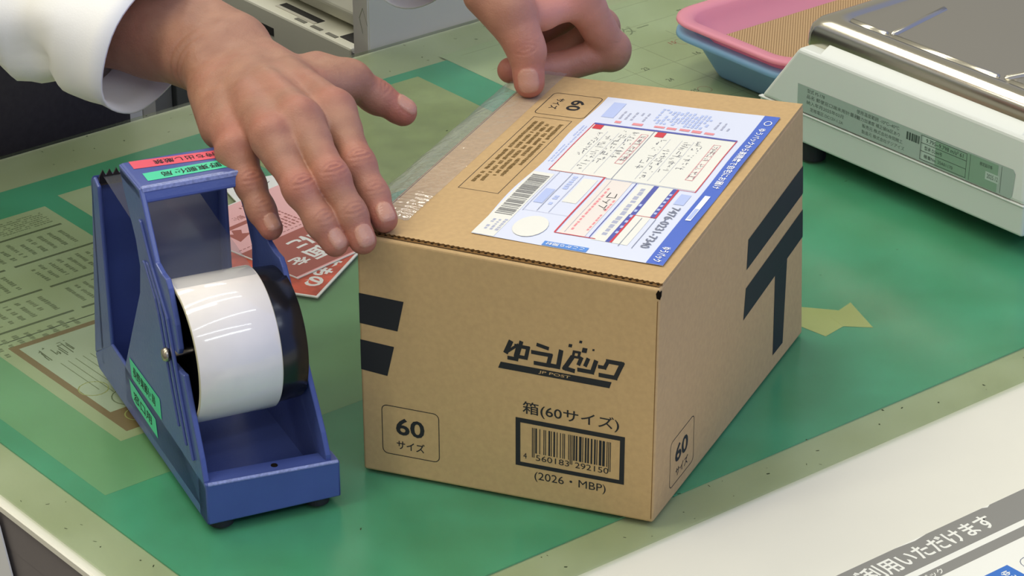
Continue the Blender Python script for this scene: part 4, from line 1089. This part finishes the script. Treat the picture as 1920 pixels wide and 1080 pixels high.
# ---- arms, trunk, neck and head (inside the clothes or outside the picture)
S = Field((-330, 150, -60), (440, 900, 900), 9.0)
def limb(pts, rad, k=25):
    for i in range(len(pts) - 1): S.cone(pts[i], pts[i + 1], rad[i], rad[i + 1], k, pad=40)
limb([(24, 240, 191), (-18, 285, 204), (-55, 430, 246), (-35, 625, 415)], [26, 28, 38, 46])
limb([(204, 205, 218), (203, 240, 226), (210, 440, 280), (198, 630, 418)], [25, 27, 37, 46])
limb([(85, 690, 60), (85, 685, 150), (85, 665, 380)], [95, 100, 112], 40)
limb([(-20, 645, 425), (85, 655, 440), (195, 645, 425)], [48, 78, 48], 40)
limb([(85, 640, 480), (85, 610, 580)], [55, 56], 40)
S.cone((85, 595, 650), (85, 585, 720), 72, 84, 30, pad=40); S.cone((85, 550, 640), (85, 535, 610), 55, 40, 30, pad=40)
S.cone((85, 495, 668), (85, 507, 690), 13, 9, 12, pad=40)                   # nose
for sx in (-1, 1): S.cone((85 + sx * 84, 600, 665), (85 + sx * 84, 600, 695), 11, 13, 10, pad=40)     # ears
for sx in (-1, 1): S.cone((85 + sx * 30, 501, 694), (85 + sx * 36, 501, 694), 9, 9, 5, sign=-1, pad=40)
S.cone((65, 495, 625), (105, 495, 625), 3, 3, 4, sign=-1, pad=40)
VB, FB = S.mesh()

person = thing('person', 'person in a white coat pressing tape onto the parcel box', 'person', (85, 690, -720))
PO = np.array((85.0, 690.0, -720.0))
V = np.concatenate([VR, VL, VB]); F_ = np.concatenate([FR_, FL_ + len(VR), FB + len(VR) + len(VL)])
me = bpy.data.meshes.new('body'); me.from_pydata(((V - PO) * MM).tolist(), [], F_.tolist())
me.polygons.foreach_set('use_smooth', [True] * len(me.polygons)); me.update()
na = np.zeros(len(V)); rd = np.zeros(len(V))
for c, a, b, n, l, w in nails:
    q = V - c; m = np.linalg.norm(q, axis=1) < 20
    u, v, wv = q[m] @ a, q[m] @ b, q[m] @ n
    s = np.abs(u / l) ** 3 + np.abs(v / w) ** 3
    na[m] = np.maximum(na[m], np.clip((1.08 - s) / 0.2, 0, 1) * (wv > 0))
for c, r, s in reds:
    rd = np.maximum(rd, s * np.exp(-(np.linalg.norm(V - c, axis=1) / r) ** 2))
palm_light = np.exp(-(np.linalg.norm(V - np.array((236.0, 118.0, 182.0)), axis=1) / 40) ** 2)  # left palm: paler skin, painted lighter still to stand in for frontal light
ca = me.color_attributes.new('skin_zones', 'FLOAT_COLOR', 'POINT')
ca.data.foreach_set('color', np.stack([na, rd, palm_light, np.ones(len(V))], 1).ravel())
M_SKIN = bpy.data.materials.new('skin'); M_SKIN.use_nodes = True
nt = M_SKIN.node_tree; b = nt.nodes['Principled BSDF']
at_ = nt.nodes.new('ShaderNodeVertexColor'); at_.layer_name = 'skin_zones'
sp = nt.nodes.new('ShaderNodeSeparateColor'); nt.links.new(at_.outputs['Color'], sp.inputs[0])
tc = nt.nodes.new('ShaderNodeTexCoord')
nz = nt.nodes.new('ShaderNodeTexNoise'); nz.inputs['Scale'].default_value = 70; nz.inputs['Detail'].default_value = 5; nt.links.new(tc.outputs['Object'], nz.inputs['Vector'])
rp = nt.nodes.new('ShaderNodeValToRGB'); rp.color_ramp.elements[0].position = 0.32; rp.color_ramp.elements[1].position = 0.68
rp.color_ramp.elements[0].color = srgb(152, 106, 82); rp.color_ramp.elements[1].color = srgb(166, 120, 93); nt.links.new(nz.outputs['Fac'], rp.inputs[0])
def mixc(f, a, col):
    m = nt.nodes.new('ShaderNodeMix'); m.data_type = 'RGBA'; nt.links.new(f, m.inputs[0]); nt.links.new(a, m.inputs[6]); m.inputs[7].default_value = col; return m.outputs[2]
nz2 = nt.nodes.new('ShaderNodeTexNoise'); nz2.inputs['Scale'].default_value = 26; nz2.inputs['Detail'].default_value = 3; nt.links.new(tc.outputs['Object'], nz2.inputs['Vector'])
mr2 = nt.nodes.new('ShaderNodeMapRange'); mr2.inputs[1].default_value = 0.48; mr2.inputs[2].default_value = 0.75; mr2.inputs[4].default_value = 0.5; nt.links.new(nz2.outputs['Fac'], mr2.inputs[0])
c0 = mixc(mr2.outputs[0], rp.outputs[0], srgb(178, 112, 92))
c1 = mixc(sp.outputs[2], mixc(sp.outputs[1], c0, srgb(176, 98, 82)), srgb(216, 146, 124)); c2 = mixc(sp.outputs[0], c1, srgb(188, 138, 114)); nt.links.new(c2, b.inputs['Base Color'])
rm = nt.nodes.new('ShaderNodeMapRange'); rm.inputs[3].default_value = 0.48; rm.inputs[4].default_value = 0.24; nt.links.new(sp.outputs[0], rm.inputs[0]); nt.links.new(rm.outputs[0], b.inputs['Roughness'])
b.inputs['Subsurface Weight'].default_value = 0.12; b.inputs['Subsurface Radius'].default_value = (1.0, 0.35, 0.2); b.inputs['Subsurface Scale'].default_value = 0.003
b.inputs['Specular IOR Level'].default_value = 0.35
vz = nt.nodes.new('ShaderNodeTexVoronoi'); vz.inputs['Scale'].default_value = 900; nt.links.new(tc.outputs['Object'], vz.inputs['Vector'])
bp = nt.nodes.new('ShaderNodeBump'); bp.inputs['Strength'].default_value = 0.16; bp.inputs['Distance'].default_value = 0.0006
nt.links.new(vz.outputs['Distance'], bp.inputs['Height'])
nw = nt.nodes.new('ShaderNodeTexNoise'); nw.inputs['Scale'].default_value = 210; nw.inputs['Detail'].default_value = 5; nt.links.new(tc.outputs['Object'], nw.inputs['Vector'])
b2 = nt.nodes.new('ShaderNodeBump'); b2.inputs['Strength'].default_value = 0.3; b2.inputs['Distance'].default_value = 0.0012
nt.links.new(nw.outputs['Fac'], b2.inputs['Height']); nt.links.new(bp.outputs['Normal'], b2.inputs['Normal']); nt.links.new(b2.outputs['Normal'], b.inputs['Normal'])
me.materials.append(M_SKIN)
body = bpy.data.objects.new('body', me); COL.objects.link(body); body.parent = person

def tube(mb, path, rx, rz, m, n=40, fold=0.0, seed=1, inner=0.0, up=(0, 0, 1), cuff=None):
    """cloth tube along a path of points; ends at the last point with a hem and an inner lining"""
    R = random.Random(seed); path = [np.array(p, float) for p in path]; rings = []
    ph = [R.uniform(0, 6.28) for _ in range(6)]
    N = len(path)
    def ring(i, off=0.0):
        t = unit(path[min(i + 1, N - 1)] - path[max(i - 1, 0)]); sx = unit(np.cross(t, up)); sz = np.cross(sx, t); out = []
        for j in range(n):
            a = 2 * math.pi * j / n
            gather = -3.2 + 1.2 * math.sin(11 * a + ph[4]) if cuff is not None and i == cuff - 1 else 0
            w = gather + fold * (math.sin(3 * a + ph[0] + i * 0.9) * 0.5 + math.sin(6 * a + ph[1] - i * 0.5) * 0.3 + math.sin(2 * a + ph[2] + i * 1.7) * 0.6)
            if cuff is not None and i >= cuff: w = w * 0.35 + 2.0
            p = path[i] + sx * (rx[i] + w - off) * math.cos(a) + sz * (rz[i] + w - off) * math.sin(a)
            out.append(tuple(p - PO))
        return out
    for i in range(N): rings.append(ring(i))
    rings.append(ring(N - 1, 0.6)); rings.append(ring(N - 1, 1.6))
    for i in range(N - 2, max(0, N - 5), -1): rings.append(ring(i, 1.8 + (N - 1 - i) * 1.5))
    mb.loft(rings, m, cap=(False, False))
def resample(pts, vals, n):
    pts = np.array(pts, float); L = np.concatenate([[0], np.cumsum(np.linalg.norm(np.diff(pts, axis=0), axis=1))]); t = np.linspace(0, L[-1], n)
    return [np.array([np.interp(x, L, pts[:, k]) for k in range(3)]) for x in t], [[float(np.interp(x, L, v)) for x in t] for v in vals]

mb = MB()
P_, (a_, c_) = resample([(10, 665, 452), (-50, 625, 425), (-62, 440, 252), (-45, 345, 218), (-20, 280, 206), (6, 212, 191)], [[70, 80, 64, 53, 47, 44], [66, 78, 60, 48, 44, 43]], 50)
tube(mb, P_, a_, c_, M_COTTON, fold=5.5, seed=11, cuff=46)
P_, (a_, c_) = resample([(160, 665, 452), (210, 625, 430), (212, 440, 285), (204, 300, 238), (206, 200, 214)], [[70, 80, 60, 48, 45], [66, 78, 58, 46, 45]], 28)
tube(mb, P_, a_, c_, M_COTTON, fold=3.0, seed=6, cuff=24)
sleeves = mb.build('coat_sleeves', person, smooth=True)
# stitched cuff bands
def trunk(mb, rings, m, n=48, cx=85):
    mb.loft([[tuple(np.array((cx + rx * math.cos(2 * math.pi * j / n), cy + ry * math.sin(2 * math.pi * j / n), z)) - PO) for j in range(n)] for cy, z, rx, ry in rings], m, cap=(True, True))
mb = MB(); trunk(mb, [(692, 150, 177, 130), (690, 170, 179, 131), (685, 180, 180, 132), (670, 330, 192, 132), (657, 420, 205, 118), (650, 480, 165, 92), (640, 520, 80, 66), (637, 536, 62, 60)], M_COTTON); mb.build('coat_body', person, smooth=True)
mb = MB(); trunk(mb, [(690, 172, 174, 128), (695, -20, 172, 130), (690, -110, 170, 128), (690, -140, 150, 118)], M_TROUSER)
for sx in (-1, 1):
    n = 32
    mb.loft([[tuple(np.array((85 + sx * ox + r * math.cos(2 * math.pi * j / n), 690 + r * math.sin(2 * math.pi * j / n), z)) - PO) for j in range(n)] for z, r, ox in ((-90, 90, 84), (-300, 82, 88), (-500, 68, 92), (-690, 62, 96))], M_TROUSER)
mb.build('trousers', person, smooth=True)
mb = MB()
for sx in (-1, 1):
    mb.loft([[tuple(np.array((85 + sx * 96 + rx * math.cos(2 * math.pi * j / 28), 660 + ry * math.sin(2 * math.pi * j / 28), z)) - PO) for j in range(28)] for z, rx, ry in ((-719.5, 48, 125), (-700, 50, 128), (-670, 44, 100), (-640, 40, 60))], M_SHOE)
mb.build('shoes', person, smooth=True)
Hh = Field((-35, 480, 600), (205, 720, 840), 6.0)
Hh.cone((85, 607, 700), (85, 597, 732), 86, 90, 20, pad=60); Hh.cone((85, 505, 640), (85, 501, 690), 70, 62, 10, sign=-1, pad=60)
VH, FH = Hh.mesh()
hm = bpy.data.meshes.new('hair'); hm.from_pydata(((VH - PO) * MM).tolist(), [], FH.tolist()); hm.materials.append(M_HAIR); hm.polygons.foreach_set('use_smooth', [True] * len(hm.polygons))
ho = bpy.data.objects.new('hair', hm); COL.objects.link(ho); ho.parent = person

# white sheet hanging on the side of the desk, lower left corner
o = thing('hanging_sheet', 'white sheet hanging on the desk side at the lower left corner', 'paper', (-179.5, 150, -420))
mb = MB(); mb.prism([(-49, 410), (60, 410), (60, 20), (-187, 20)], lambda y, z, d: (d, y, z), -1.0, 0.0, M_DRAWER)
mb.build('sheet', o)

# pieces that belong to one part go one level deeper, under that part
def under(root, part, names, pick=lambda o: True):
    p = next(o for o in root.children if o.name.split('.')[0] == part)
    for o in list(root.children):
        if o is not p and o.name.split('.')[0] in names and pick(o): o.parent = p
zmax = lambda o: max((v.co.z for v in o.data.vertices), default=0)
under(disp, 'handle', ('label_tape', 'worn_edge'), lambda o: zmax(o) > 0.15)
under(disp, 'base', ('worn_edge', 'screw_hole', 'rubber_foot'))
under(disp, 'side_plate', ('label_tape', 'ribs'))
under(disp, 'rear_post', ('cutter_blade',))
under(scale, 'platform', ('platform_ridges',))
under(scale, 'upper_case', ('rating_plate', 'case_seam'))
under(scale, 'lower_case', ('foot',))
zmin = lambda o: min((v.co.z for v in o.data.vertices), default=0)
under(parcel, 'top_flap', ('printed_size_mark', 'printed_handling_note', 'address_label'), lambda o: zmin(o) > 0.14)
under(parcel, 'box_body', ('printed_postal_mark', 'printed_logo', 'printed_barcode', 'printed_size_mark', 'cut_edges'))
under(dev, 'base_case', ('side_slot', 'card_slot', 'key_pads', 'end_cap', 'paper_exit'))
under(dev, 'upper_case', ('finger_notch',))
